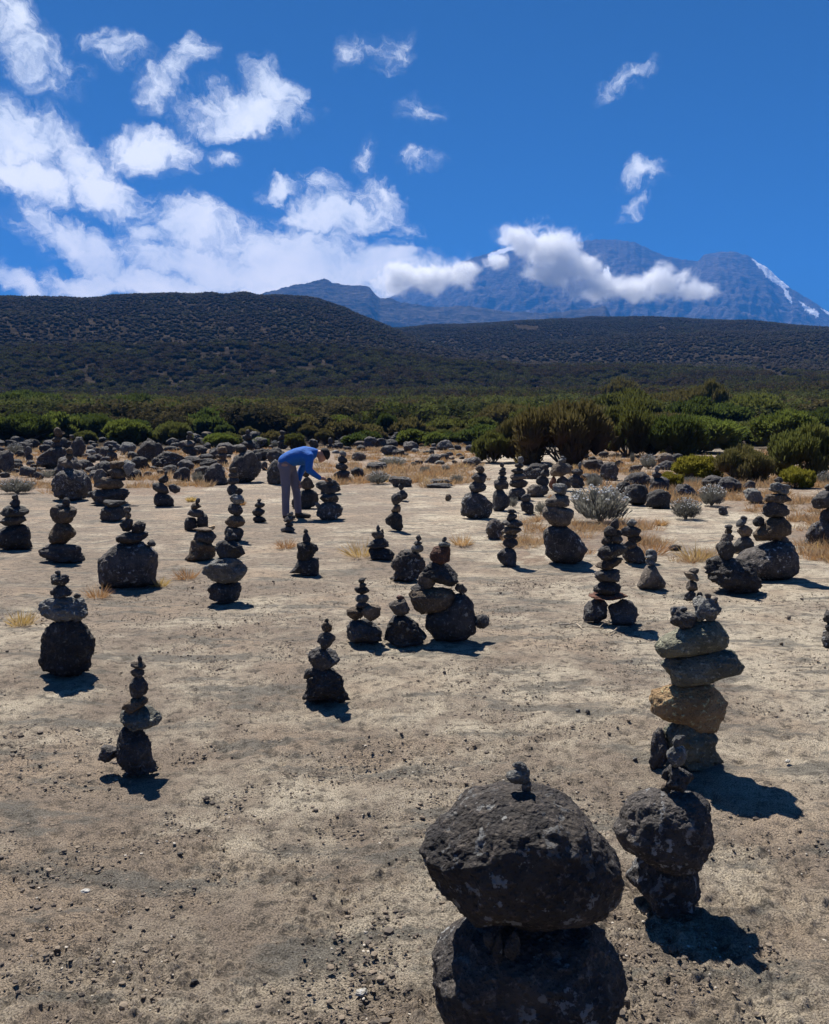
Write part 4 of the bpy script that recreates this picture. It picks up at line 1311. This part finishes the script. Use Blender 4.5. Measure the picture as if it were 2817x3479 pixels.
# ---- silver bushes with white flower heads
def silver_proto(sd, n=1900):
    g = np.random.default_rng(sd)
    base = np.zeros((n, 3)); a = g.uniform(0, 6.28, n); rr = np.sqrt(g.uniform(0, 1, n))
    lean = rr * 1.0
    dv = norm(np.stack([np.cos(a) * lean, np.sin(a) * lean, np.full(n, .9)], -1) + g.normal(size=(n, 3)) * .12)
    h = .95 * (1 - .35 * rr ** 2) * g.uniform(.75, 1.05, n) * (1 + .28 * np.sin(a * 3 + sd) * rr + .2 * np.sin(a * 7 + sd * 2))
    q = g.uniform(.12, 1, n) ** .8
    p = np.stack([np.cos(a) * rr * .85, np.sin(a) * rr * .85, h * .0], -1) * (q ** .45)[:, None] + np.array([0, 0, 1]) * (h * q)[:, None] * .85
    V, F = quads(p, dv, g.uniform(.10, .2, n), g.uniform(.018, .03, n), g, .4)
    fol = npmesh('foliage', V, F, False); attr(fol, 'v', np.repeat(g.uniform(0, 1, n), 6))
    # flower heads at the tips
    D, T = ico(1); vs = []; fs = []; n0 = 0
    for i in range(110):
        aa = g.uniform(0, 6.28); r2 = math.sqrt(g.uniform(0, 1)); hh = .95 * (1 - .35 * r2 ** 2) * g.uniform(.92, 1.06)
        s = g.uniform(.022, .045)
        vs.append(D * np.array([s, s, s * .6]) + np.array([math.cos(aa) * r2 * .92, math.sin(aa) * r2 * .92, hh])); fs.append(T + n0); n0 += len(D)
    fl = npmesh('flowers', np.vstack(vs), np.vstack(fs)); attr(fl, 'v', g.uniform(0, 1, n0))
    paths = []
    for i in range(26):
        aa = g.uniform(0, 6.28); r2 = math.sqrt(g.uniform(0, 1)) * .8
        paths.append([(0, 0, -.02, .016), (math.cos(aa) * r2 * .5, math.sin(aa) * r2 * .5, .4, .010), (math.cos(aa) * r2, math.sin(aa) * r2, .8, .005)])
    tv, tf = tubes(paths, 4)
    return fol, npmesh('stems', np.array(tv), np.array(tf)), fl


SPRO = [silver_proto(5), silver_proto(6), silver_proto(8, 1300)]
SILV = [
 ('M', 660, 1090, 1300, 1540, 1, "largest silver bush dotted with white flowers, right of the slab cairn"),
 ('M', 840, 1000, 1010, 1180, 0, "upright dry twiggy top of silver bush behind the largest one"),
 ('M', 1010, 1150, 1170, 1300, 1, "round silver bush with white flowers left of the ball boulder"),
 ('D', 425, 665, 690, 890, 1, "silver bush with white crown right of the ball shaped boulder"),
 ('D', 640, 565, 900, 780, 1, "silver bush with white arching flowers above pale rock"),
 ('D', 170, 340, 330, 470, 1, "pale flowering bush just left of the yellow green bush"),
 ('D', 95, 325, 140, 420, 0, "thin pale plant at the thicket's left foot"),
 ('D', 1625, 465, 1790, 600, 1, "white flowering bush at the right edge"),
 ('D', 520, 515, 700, 600, 0, "low grey leafy bush behind the dark boulder between silver bushes"),
 ('C', 1030, 730, 1140, 860, 0, "small silver bush between stubby cairn and wide slab cairn"),
 ('C', 60, 440, 160, 520, 0, "small grey bush in the orange grass at centre"),
 ('C', 240, 440, 330, 505, 1, "small bush with creamy white flowers in the orange grass"),
 ('C', 320, 510, 430, 600, 0, "grey twiggy bush in the orange grass near the pointed cairn"),
 ('B', 1450, 365, 1700, 455, 1, "wide low silver bush with white crown in dry grass"),
 ('B', 1340, 480, 1560, 610, 1, "rounded silver bush with white tips beside the black boulder"),
 ('B', 1120, 165, 1230, 245, 1, "white flowering bush at the scrub edge right of the man"),
 ('B', 550, 225, 610, 300, 1, "small white flowering bush left of the slab column"),
 ('I', 90, 285, 315, 480, 1, "white leafy bush standing above the left edge boulder"),
 ('I', -20, 740, 460, 980, 1, "spreading grey bush with white flowers at the left edge"),
 ('I', 480, 640, 770, 770, 0, "grey dead looking bush left of the round boulder cairn"),
 ('J', 840, 590, 1060, 780, 0, "grey bush between the angular and the large black boulder"),
 ('J', 960, 220, 1110, 330, 0, "grey bush in the scrub right of the pawn shaped cairn"),
 ('C', 1330, 640, 1460, 760, 0, "small silver bush at the foot of the finger stone heap"),
 ('C', 800, 700, 900, 800, 0, "thin silver bush by orange grass before the ragged cairn"),
]
for reg, x0, y0, x1, y1, fl, lab in SILV:
    u0, v0 = full(reg, x0, y0); u1, v1 = full(reg, x1, y1); um = (u0 + u1) / 2
    g = ground_hit(um, v1); D = g.y
    w = (u1 - u0) / FPX * D; D2 = D + w * .3; r = ray(um, v1); x = r.x / r.y * D2; z = Hs(x, D2)
    rt = ray(um, v0); h = max(EYE + rt.z / rt.y * D2 - z, w * .2)
    o = bpy.data.objects.new('silver_bush', None); C.objects.link(o); o.location = (x, D2, z - .01); o.scale = (w / 2 * random.uniform(.85, 1.25), w / 2 * random.uniform(.8, 1.2), h * random.uniform(.85, 1.05)); o.rotation_euler.z = random.uniform(0, 6.28)
    pr = SPRO[0 if fl else 2] if random.random() < .6 else SPRO[1]
    for me, nm, mt in ((pr[0], 'foliage', LM['silver']), (pr[1], 'stems', BARK)) + (((pr[2], 'blossoms', LM['white']),) if fl else ()):
        if not me.materials: me.materials.append(mt)
        q = bpy.data.objects.new(nm, me); C.objects.link(q); q.parent = o
    tag(o, lab, 'bush')

# ---- dry grass
def blades(x, y, n_per, hgt, spread, g):
    n = len(x); z = H(x, y)
    N = n * n_per
    a = g.uniform(0, 6.28, N); rr = np.sqrt(g.uniform(0, 1, N))
    sp_ = np.repeat(spread, n_per)
    bx = np.repeat(x, n_per) + np.cos(a) * rr * sp_ * .45; by = np.repeat(y, n_per) + np.sin(a) * rr * sp_ * .45
    dv = norm(np.stack([np.cos(a) * rr * .9, np.sin(a) * rr * .9, g.uniform(.35, 1, N)], -1) + g.normal(size=(N, 3)) * .2)
    L = np.repeat(hgt, n_per) * g.uniform(.5, 1.2, N)
    D = np.hypot(bx, by)
    W = np.maximum(.0035, D * .00042) * g.uniform(.7, 1.4, N)
    return quads(np.stack([bx, by, np.repeat(z, n_per)], -1), dv, L, W, g, .15)


def dry_grass():
    g = np.random.default_rng(4)
    n = 9000
    vs = []; fs = []; mi = []; va = []; n0 = 0
    r = np.exp(g.uniform(math.log(7), math.log(62), n * 4)); az = g.uniform(-R(29), R(29), n * 4)
    x = r * np.sin(az); y = r * np.cos(az)
    k = soil(x, y) & (fbm(x / 1.6, y / 1.6, o=3, s=15) + g.uniform(-.2, .2, len(x)) > .06 + .16 * ((x < -3.5) | (np.hypot(x, y) > 32)))
    x, y = x[k][:n], y[k][:n]
    h = g.uniform(.05, .17, len(x)) * np.where(np.hypot(x, y) > 18, 1.4, 1.0)
    V, F = blades(x, y, 22, h, h * 1.3, g)
    me = npmesh('dry_grass', V, F, False, np.repeat(np.repeat((g.uniform(0, 1, len(x)) < .32).astype(int) + (g.uniform(0, 1, len(x)) < .04), 22), 2))
    attr(me, 'v', np.repeat(g.uniform(0, 1, len(V) // 6), 6))
    o = link('dry_grass', me, None, [LM['straw'], LM['orange'], LM['gold']]); tag(o, kind='stuff')


dry_grass()
TUFT = [(757, 1165, .22, 'gold', "golden grass tuft beside the spiky cairn"), (968, 1142, .16, 'orange', "orange grass tuft right of the reddish scoria cairn"),
        (392, 1212, .13, 'orange', "small orange grass tuft below the flat straw slab cone cairn"), (333, 1228, .10, 'gold', "tiny golden tuft at the square block's right corner"),
        (206, 1251, .12, 'orange', "small orange tuft between the two leftmost cairns"), (44, 1309, .13, 'gold', "pale golden tuft near the left edge"),
        (598, 1148, .14, 'orange', "orange tuft left of the dark pointed cairn"), (1210, 1168, .0, 'gold', ""), (1160, 1045, .12, 'orange', "orange tuft in front of the pointed cairn row"),
        (1020, 1148, .0, 'gold', ""), (400, 1050, .10, 'gold', "yellow tuft on open rock behind the short lone cairn"), (505, 1058, .10, 'orange', "orange tuft on open rock left of the man"),
        (1365, 1160, .22, 'orange', "orange tuft behind the little cone cairn"), (1385, 1100, .12, 'orange', "orange tuft on grey rock right of centre"), (1455, 1172, .2, 'gold', "golden tuft left of the right rough boulder")]
for px, py, h, kd, lab in TUFT:
    if h <= 0: continue
    p = gp(px, py); g = np.random.default_rng(int(px))
    V, F = blades(np.array([p.x]), np.array([p.y]), 140, np.array([h]), np.array([h * 1.3]), g)
    V = V - np.array([p.x, p.y, p.z])
    me = npmesh('grass_tuft', V, F, False); attr(me, 'v', np.repeat(g.uniform(0, 1, 140), 6))
    o = link('grass_tuft', me, None, [LM[kd]]); o.location = p; tag(o, lab, 'grass tuft')

# ---- dead twigs
TW = [([(0, 815), (60, 812), (120, 798)], "dead forked twig lying left of the flat stone cairn"), ([(215, 826), (255, 832), (290, 842)], "short dead twig below the flat stone cairn"),
      ([(328, 868), (352, 852), (388, 830)], "pale dead twig lying right below the flat stone cairn"), ([(110, 808), (130, 822), (148, 842)], "pale grass stalk by the forked twig"),
      ([(298, 788), (330, 800), (372, 806)], "white bleached stick at the flat stone cairn's shadow")]
for pts, lab in TW:
    q = [ground_hit(*full('G', *p)) for p in pts]
    o0 = q[0].copy()
    path = [(v.x - o0.x, v.y - o0.y, v.z - o0.z + .018, .007 - .0018 * i) for i, v in enumerate(q)]
    paths = [path]
    m = Vector(path[1][:3]); paths.append([(*m, .004), (m.x + .05, m.y + .07, m.z + .015, .003), (m.x + .13, m.y + .10, m.z + .01, .0015)])
    tv, tf = tubes(paths, 6)
    o = link('twig', npmesh('twig', np.array(tv), np.array(tf)), None, [WOOD]); o.location = o0; tag(o, lab, 'twig')


# ------------------------------------------------------------------ the man
def skin_mesh(name, joints, edges, parent, mat, vox=.008):
    """one continuous skin grown over a skeleton: name -> (x,y,z,r[,r across])"""
    D_, T_ = ico(3)
    bm = bmesh.new()
    for a, b in edges:
        vs = []
        for n in (a, b):
            j = joints[n]; r1 = j[3]; r2 = j[4] if len(j) > 4 else r1
            vs += [bm.verts.new((j[0] + d[0] * r1, j[1] + d[1] * r2, j[2] + d[2] * r1)) for d in D_]
        res = bmesh.ops.convex_hull(bm, input=vs)
        dead = [v for v in vs if v.is_valid and not v.link_faces]
        for v in dead: bm.verts.remove(v)
    me = bpy.data.meshes.new(name); bm.to_mesh(me); bm.free()
    o = link(name, me, parent)
    rm = o.modifiers.new('r', 'REMESH'); rm.mode = 'VOXEL'; rm.voxel_size = vox
    sm = o.modifiers.new('s', 'SMOOTH'); sm.factor = .5; sm.iterations = 4
    dg = bpy.context.evaluated_depsgraph_get()
    m2 = bpy.data.meshes.new_from_object(o.evaluated_get(dg)); m2.name = name
    o.modifiers.clear(); old = o.data; o.data = m2; bpy.data.meshes.remove(old)
    m2.materials.clear(); m2.materials.append(mat)
    m2.polygons.foreach_set('use_smooth', np.ones(len(m2.polygons), bool))
    return o


def man():
    feet = ground_hit(*full('K', 545, 1185))
    D = feet.y
    sc = .28802 * D / FPX
    x0 = feet.x; z0 = feet.z

    def J(kx, ky, dy, *r):
        return ((kx - 545) * sc, dy, (1185 - ky) * sc, *r)
    root_loc = (x0, D, z0)
    skinm = plain('skin', (.40, .22, .15), .6, 60, .12)
    blue = plain('blue_shirt', (.010, .10, .38), .85, 14, .22, .9)
    grey = plain('grey_trousers', (.14, .13, .165), .85, 12, .2, .9)
    hatm = plain('black_cap', (.012, .012, .014), .85, 60, .3)
    shoe = plain('dark_shoe', (.045, .035, .028), .8, 60, .3)
    # continuous body, near side leg/arm at dy<0 (towards the camera)
    B = {
        'pel': J(445, 520, 0, .105, .125), 'belly': J(540, 470, 0, .11, .13), 'chest': J(660, 425, 0, .115, .14), 'neck0': J(755, 405, 0, .07, .08), 'neck': J(800, 412, 0, .052),
        'head0': J(835, 425, 0, .070, .066), 'head': J(872, 432, 0, .085, .074), 'crown': J(908, 440, 0, .062, .058), 'face': J(858, 470, 0, .062, .056), 'jaw': J(842, 492, 0, .040, .036),
        'hipN': J(430, 560, -.09, .085), 'kneeN': J(438, 840, -.10, .058), 'ankN': J(432, 1110, -.11, .038), 'heelN': J(425, 1165, -.11, .036), 'toeN': J(505, 1172, -.12, .03),
        'hipF': J(480, 570, .09, .085), 'kneeF': J(540, 850, .10, .056), 'ankF': J(560, 1105, .10, .038), 'heelF': J(548, 1155, .10, .036), 'toeF': J(670, 1170, .08, .028),
        'shN': J(720, 450, -.17, .055), 'elN': J(715, 590, -.22, .042), 'wrN': J(842, 700, -.12, .028), 'palN': J(885, 705, -.10, .032, .018),
        'shF': J(690, 450, .16, .055), 'elF': J(585, 640, .20, .042), 'wrF': J(570, 745, .12, .028), 'palF': J(580, 785, .08, .018, .032),
    }
    E = [('pel', 'belly'), ('belly', 'chest'), ('chest', 'neck0'), ('neck0', 'neck'), ('neck', 'head0'), ('head0', 'head'), ('head', 'crown'), ('head0', 'face'), ('face', 'jaw'),
         ('pel', 'hipN'), ('hipN', 'kneeN'), ('kneeN', 'ankN'), ('ankN', 'heelN'), ('heelN', 'toeN'), ('pel', 'hipF'), ('hipF', 'kneeF'), ('kneeF', 'ankF'), ('ankF', 'heelF'), ('heelF', 'toeF'),
         ('chest', 'shN'), ('shN', 'elN'), ('elN', 'wrN'), ('wrN', 'palN'), ('chest', 'shF'), ('shF', 'elF'), ('elF', 'wrF'), ('wrF', 'palF')]
    fl = [(-.034, .042), (-.014, .052), (.006, .056), (.026, .050)]
    for i, (d, L) in enumerate(fl):
        B[f'fa{i}'] = J(905, 712 + i * 4, -.10 + d, .0095); B[f'fb{i}'] = J(905 + 28, 722 + i * 5, -.10 + d * .9, .0085); B[f'fc{i}'] = J(905 + 40, 745 + i * 4, -.10 + d * .8, .0075)
        E += [('palN', f'fa{i}'), (f'fa{i}', f'fb{i}'), (f'fb{i}', f'fc{i}')]
        B[f'ga{i}'] = J(576 + i * 8, 806, .08 + d * .4, .009); B[f'gb{i}'] = J(578 + i * 8, 826, .06 + d * .4, .008)
        E += [('palF', f'ga{i}'), (f'ga{i}', f'gb{i}')]
    B['ta'] = J(888, 722, -.065, .010); B['tb'] = J(912, 742, -.062, .009); E += [('palN', 'ta'), ('ta', 'tb')]
    B['ua'] = J(598, 790, .05, .010); B['ub'] = J(604, 812, .04, .009); E += [('palF', 'ua'), ('ua', 'ub')]
    body = skin_mesh('person', B, E, None, skinm, .006)
    body.location = root_loc
    tag(body, "person in a blue shirt bending down to place a stone on a cairn", 'person')
    T = {'belt': J(440, 505, 0, .128, .162), 'hip': J(428, 555, 0, .135, .165), 'hipN': J(430, 590, -.085, .098), 'thN': J(432, 700, -.09, .086), 'kneeN': J(438, 840, -.10, .072), 'shN': J(432, 980, -.105, .064), 'cuffN': J(432, 1120, -.11, .060),
         'hipF': J(475, 595, .085, .098), 'thF': J(510, 710, .095, .084), 'kneeF': J(538, 850, .10, .070), 'shF': J(552, 980, .10, .062), 'cuffF': J(560, 1110, .10, .058)}
    skin_mesh('trousers', T, [('belt', 'hip'), ('hip', 'hipN'), ('hipN', 'thN'), ('thN', 'kneeN'), ('kneeN', 'shN'), ('shN', 'cuffN'), ('hip', 'hipF'), ('hipF', 'thF'), ('thF', 'kneeF'), ('kneeF', 'shF'), ('shF', 'cuffF')], body, grey, .009)
    Sx = {'chest': J(655, 440, 0, .155, .185), 'mid': J(560, 455, 0, .145, .175), 'low': J(475, 480, 0, .128, .165), 'hem': J(425, 505, 0, .118, .16), 'up': J(735, 415, 0, .10, .13), 'col': J(780, 405, 0, .066, .07),
          'sN': J(722, 455, -.165, .078), 'uN': J(722, 530, -.20, .066), 'eN': J(718, 600, -.21, .058), 'fN': J(780, 655, -.16, .048), 'wN': J(836, 698, -.12, .038),
          'sF': J(690, 455, .165, .078), 'uF': J(630, 560, .20, .064), 'eF': J(585, 640, .20, .056), 'wF': J(572, 735, .13, .040)}
    shirt = skin_mesh('shirt', Sx, [('chest', 'mid'), ('mid', 'low'), ('low', 'hem'), ('chest', 'up'), ('up', 'col'), ('chest', 'sN'), ('sN', 'uN'), ('uN', 'eN'), ('eN', 'fN'), ('fN', 'wN'), ('chest', 'sF'), ('sF', 'uF'), ('uF', 'eF'), ('eF', 'wF')], body, blue, .009)
    # cap
    D_, T_ = ico(3)
    V = D_ * np.array([.100, .095, .108]) * (1 + .04 * pn(D_[:, 0] * 3, D_[:, 1] * 3, D_[:, 2] * 3, 3))[:, None]
    keep = V @ np.array([.8, 0, .45]) > -.018
    idx = np.where(keep)[0]; mp = -np.ones(len(V), int); mp[idx] = np.arange(len(idx))
    Fk = T_[np.all(keep[T_], 1)]
    me = npmesh('cap', V[idx], mp[Fk]); cap = link('cap', me, body, [hatm]); cap.location = J(885, 425, 0)
    so = cap.modifiers.new('thick', 'SOLIDIFY'); so.thickness = .006
    for nm, (hx, hy, hd), (tx, ty, td) in (('shoe', (425, 1160, -.11), (525, 1170, -.125)), ('shoe', (550, 1150, .10), (690, 1168, .07))):
        a = J(hx, hy, hd); b = J(tx, ty, td); m = [(a[i] + b[i]) / 2 for i in range(3)]
        sj = {'ank': (a[0] + .01, a[1], a[2] + .055, .05, .048), 'heel': (a[0], a[1], .045, .045, .048), 'mid': (m[0], m[1], .045, .043, .05), 'toe': (b[0], b[1], .036, .034, .045)}
        skin_mesh(nm, sj, [('ank', 'heel'), ('heel', 'mid'), ('mid', 'toe')], body, shoe, .007)
    # the top stone he is setting down
    return feet


man()

# ------------------------------------------------------------------ air, cloud, sky, sun
SUN_EL, SUN_AZ = R(57), R(-25)      # azimuth from +y towards +x
sd = Vector((math.sin(SUN_AZ) * math.cos(SUN_EL), math.cos(SUN_AZ) * math.cos(SUN_EL), math.sin(SUN_EL)))
sl = bpy.data.lights.new('sun', 'SUN'); so_ = bpy.data.objects.new('sun', sl); C.objects.link(so_)
sl.energy = 5.0; sl.angle = R(.53); sl.color = (1, .955, .88)
so_.rotation_euler = sd.to_track_quat('Z', 'Y').to_euler()

HAZE = True
if HAZE:
    bm = bmesh.new(); bmesh.ops.create_cube(bm, size=1)
    me = bpy.data.meshes.new('haze'); bm.to_mesh(me); bm.free()
    o = link('haze', me); o.scale = (18000, 18000, 2160); o.location = (0, 0, 480)
    m, nt = newmat('haze'); k = NT(nt)
    v = k.n('ShaderNodeVolumePrincipled', ins={'Color': (.06, .29, .80, 1), 'Density': .00013, 'Anisotropy': .0})
    oo = k.n('ShaderNodeOutputMaterial'); k.l(v.outputs[0], oo.inputs['Volume'])
    me.materials.append(m); tag(o, kind='stuff')


# cloud hanging on the summit: a closed hull holding thick white vapour
def cloud(name, blobs, R_, label, seedv):
    """blobs in preview pixels (cx,cy,rx,ry) at distance R_"""
    C3 = []
    for cx, cy, rx, ry in blobs:
        a, t = azt(cx, cy); s = R_ / 1849.0
        C3.append((R_ * math.sin(a), R_ * math.cos(a), EYE + R_ * t, rx * s, ry * s * 1.15, ry * s))
    C3 = np.array(C3)
    lo = (C3[:, :3] - C3[:, 3:]).min(0) - 40; hi = (C3[:, :3] + C3[:, 3:]).max(0) + 40
    bm = bmesh.new(); bmesh.ops.create_icosphere(bm, subdivisions=3, radius=.87)
    ctr = (lo + hi) / 2; hs = (hi - lo) / 2
    for v in bm.verts:                     # rounded box hull
        p = np.array(v.co); p = p / (np.abs(p) ** 6).sum() ** (1 / 6)
        v.co = tuple(p * hs)
    me = bpy.data.meshes.new(name); bm.to_mesh(me); bm.free()
    o = link(name, me); o.location = tuple(ctr)
    m, nt = newmat(name); k = NT(nt)
    tc = k.n('ShaderNodeTexCoord').outputs['Object']
    dens = None
    nz = k.noise(tc, .015, 9, .64, .5)
    for c in C3:
        mp = k.n('ShaderNodeMapping', vector_type='TEXTURE', ins={'Vector': tc, 'Location': tuple(c[:3] - ctr), 'Scale': tuple(c[3:])}).outputs[0]
        ln = k.n('ShaderNodeVectorMath', operation='LENGTH', ins={0: mp}).outputs['Value']
        q = k.math('SUBTRACT', 1.0, ln)
        dens = q if dens is None else k.math('SMOOTH_MAX', dens, q, .15)
    d = k.math('ADD', dens, k.math('MULTIPLY', k.math('SUBTRACT', nz, .5), 2.6))
    d = k.smooth(d, .12, .70)
    v = k.n('ShaderNodeVolumePrincipled', ins={'Color': (1, 1, 1, 1), 'Density': k.math('MULTIPLY', d, .035), 'Anisotropy': .2})
    oo = k.n('ShaderNodeOutputMaterial'); k.l(v.outputs[0], oo.inputs['Volume'])
    m.cycles.volume_step_rate = .2
    me.materials.append(m); tag(o, label, 'cloud')
    return o


CLOUDS = True
if CLOUDS:
    cloud('cloud', [(1095, 500, 62, 34), (1150, 520, 80, 52), (1200, 560, 75, 48), (1260, 600, 90, 34), (1150, 572, 60, 34), (1330, 606, 90, 34), (1385, 590, 62, 40), (1450, 612, 75, 24)], 3300,
          "white cloud draped across the mountain face below the summit", 1)
    cloud('cloud', [(960, 575, 55, 32), (900, 580, 70, 38), (845, 585, 70, 40), (1040, 545, 36, 20)], 3300,
          "white cloud covering the mountain's left shoulder", 2)

W = bpy.data.worlds.new("World"); S.world = W; W.use_nodes = True
nt = W.node_tree; nt.nodes.clear(); k = NT(nt)
sky = k.n('ShaderNodeTexSky', sky_type='NISHITA', sun_disc=False, sun_elevation=SUN_EL, sun_rotation=SUN_AZ, altitude=3800, air_density=1.0, dust_density=.05, ozone_density=1.6)
geo = k.n('ShaderNodeTexCoord').outputs['Generated']
sep = k.n('ShaderNodeSeparateXYZ', ins={0: geo})
az = k.math('ARCTAN2', sep.outputs[0], sep.outputs[1]); el = k.math('ARCSINE', sep.outputs[2])
P = k.n('ShaderNodeCombineXYZ', ins={0: az, 1: el, 2: 0.0}).outputs[0]
wn = k.n('ShaderNodeTexNoise', ins={'Vector': P, 'Scale': 14.0, 'Detail': 5.0, 'Roughness': .6})
wv = k.n('ShaderNodeVectorMath', operation='MULTIPLY_ADD', ins={0: wn.outputs['Color'], 1: (.075, .075, 0), 2: P})
wv = k.n('ShaderNodeVectorMath', operation='SUBTRACT', ins={0: wv.outputs[0], 1: (.0375, .0375, 0)}).outputs[0]
BL = [(45, 105, 105, 55, 25, .60), (20, 45, 50, 55, 0, .62), (130, 135, 55, 30, 20, .5), (245, 105, 75, 32, 10, .5), (30, 280, 120, 62, 0, .95), (165, 330, 90, 50, 10, .85), (200, 385, 125, 50, 22, 1.0), (70, 360, 110, 50, 5, .9),
      (365, 170, 72, 28, -40, .5), (410, 118, 44, 30, -10, .58), (510, 232, 135, 46, -8, .92), (575, 182, 66, 36, 20, .7), (325, 310, 92, 42, 5, .85), (472, 335, 36, 20, 10, .75), (590, 388, 56, 22, -18, .72),
      (700, 440, 128, 46, -3, 1.05), (800, 400, 56, 26, 30, .45), (85, 460, 75, 32, 50, .7), (170, 500, 130, 40, 20, .85), (220, 550, 190, 44, 25, .8), (400, 475, 110, 54, 15, .95), (300, 470, 60, 40, 60, .6), (460, 560, 250, 62, 8, 1.05), (620, 540, 215, 78, 5, 1.15),
      (790, 565, 190, 62, 5, 1.15), (930, 578, 90, 36, 0, .95), (40, 595, 100, 30, 25, .8), (210, 592, 120, 34, 5, .9), (360, 600, 190, 40, 0, .95), (600, 605, 200, 36, 0, 1.0),
      (752, 108, 46, 30, -10, .52), (820, 112, 34, 46, 20, .45), (1320, 168, 60, 24, -22, .50), (1348, 370, 50, 28, 0, .72), (1338, 428, 46, 16, -20, .5),
      (880, 240, 50, 26, -10, .30), (878, 346, 46, 22, 5, .42), (768, 328, 26, 36, 0, .38), (690, 378, 56, 26, 20, .5), (850, 470, 50, 24, 15, .45), (1090, 490, 60, 22, 25, .6), (320, 190, 30, 34, 0, .42), (285, 415, 60, 24, 15, .5)]
mask = None
for cx, cy, rx, ry, rot, st in BL:
    r = ray(cx * 1.6227, cy * 1.6227); a = math.atan2(r.x, r.y); e = math.atan2(r.z, math.hypot(r.x, r.y))
    s = 1 / 1849.0 * .97; ce = 1 / math.cos(e)
    mp = k.n('ShaderNodeMapping', vector_type='TEXTURE', ins={'Vector': wv, 'Location': (a, e, 0), 'Rotation': (0, 0, R(-rot)), 'Scale': (rx * s * ce * 1.25, ry * s * 1.25, 1)}).outputs[0]
    ln = k.n('ShaderNodeVectorMath', operation='LENGTH', ins={0: mp}).outputs['Value']
    q = k.math('MULTIPLY', k.math('SUBTRACT', 1.0, ln, clamp=True), st)
    mask = q if mask is None else k.math('MAXIMUM', mask, q)
mp2 = k.n('ShaderNodeMapping', ins={'Vector': wv, 'Scale': (1, 1.35, 1), 'Rotation': (0, 0, .35)}).outputs[0]
n1 = k.n('ShaderNodeTexNoise', ins={'Vector': mp2, 'Scale': 21.0, 'Detail': 12.0, 'Roughness': .60, 'Distortion': .25}).outputs[0]
n2 = k.n('ShaderNodeTexNoise', ins={'Vector': mp2, 'Scale': 7.0, 'Detail': 6.0, 'Roughness': .55}).outputs[0]
edge = k.smooth(mask, 0, .22)
n3 = k.n('ShaderNodeTexNoise', ins={'Vector': mp2, 'Scale': 58.0, 'Detail': 8.0, 'Roughness': .65, 'Distortion': .8}).outputs[0]
nn = k.math('ADD', k.math('MULTIPLY', k.math('SUBTRACT', n1, .52), 2.0), k.math('MULTIPLY', k.math('SUBTRACT', n3, .5), 1.5))
d = k.math('ADD', k.math('MULTIPLY', mask, 1.7), k.math('MULTIPLY', nn, edge))
cov = k.smooth(d, .02, 1.08)
thin = k.smooth(k.math('ADD', k.math('MULTIPLY', mask, .8), k.math('MULTIPLY', k.math('SUBTRACT', n2, .5), 1.2)), .05, .9, 0, .30)
cov = k.math('MAXIMUM', cov, k.math('MULTIPLY', thin, k.smooth(mask, .0, .2)))
bri = k.math('ADD', k.math('MULTIPLY', k.math('MINIMUM', d, 1.4), .38), k.math('ADD', k.math('MULTIPLY', k.math('SUBTRACT', n2, .5), 1.6), k.math('MULTIPLY_ADD', k.math('SUBTRACT', n1, .5), 1.0, .32)), clamp=True)  # soft light and shade painted into the clouds from density and noise
ccol = k.mix(bri, (.52, .60, .71), (1.0, 1.0, .99))
bg1 = k.n('ShaderNodeBackground', ins={'Color': k.mix(1.0, sky.outputs[0], (.30, .74, 1.15), 'MULTIPLY'), 'Strength': .027})
low = k.smooth(el, R(4), R(22))
bg2 = k.n('ShaderNodeBackground', ins={'Color': k.mix(low, k.mix(1.0, ccol, (1.0, .90, .76), 'MULTIPLY'), ccol), 'Strength': k.math('MULTIPLY_ADD', low, -.36, .97)})
mx = k.n('ShaderNodeMixShader', ins={0: cov, 1: bg1.outputs[0], 2: bg2.outputs[0]})
wo = k.n('ShaderNodeOutputWorld'); k.l(mx.outputs[0], wo.inputs[0])
W.cycles.sampling_method = 'MANUAL'; W.cycles.sample_map_resolution = 512

# ------------------------------------------------------------------ render settings
S.view_settings.view_transform = 'Standard'; S.view_settings.look = 'None'; S.view_settings.exposure = 1.1; S.view_settings.gamma = 1
S.render.engine = 'CYCLES'
S.cycles.max_bounces = 6; S.cycles.diffuse_bounces = 2; S.cycles.glossy_bounces = 1; S.cycles.transmission_bounces = 2; S.cycles.volume_bounces = 5
S.cycles.use_denoising = True
S.cycles.sample_clamp_indirect = 6
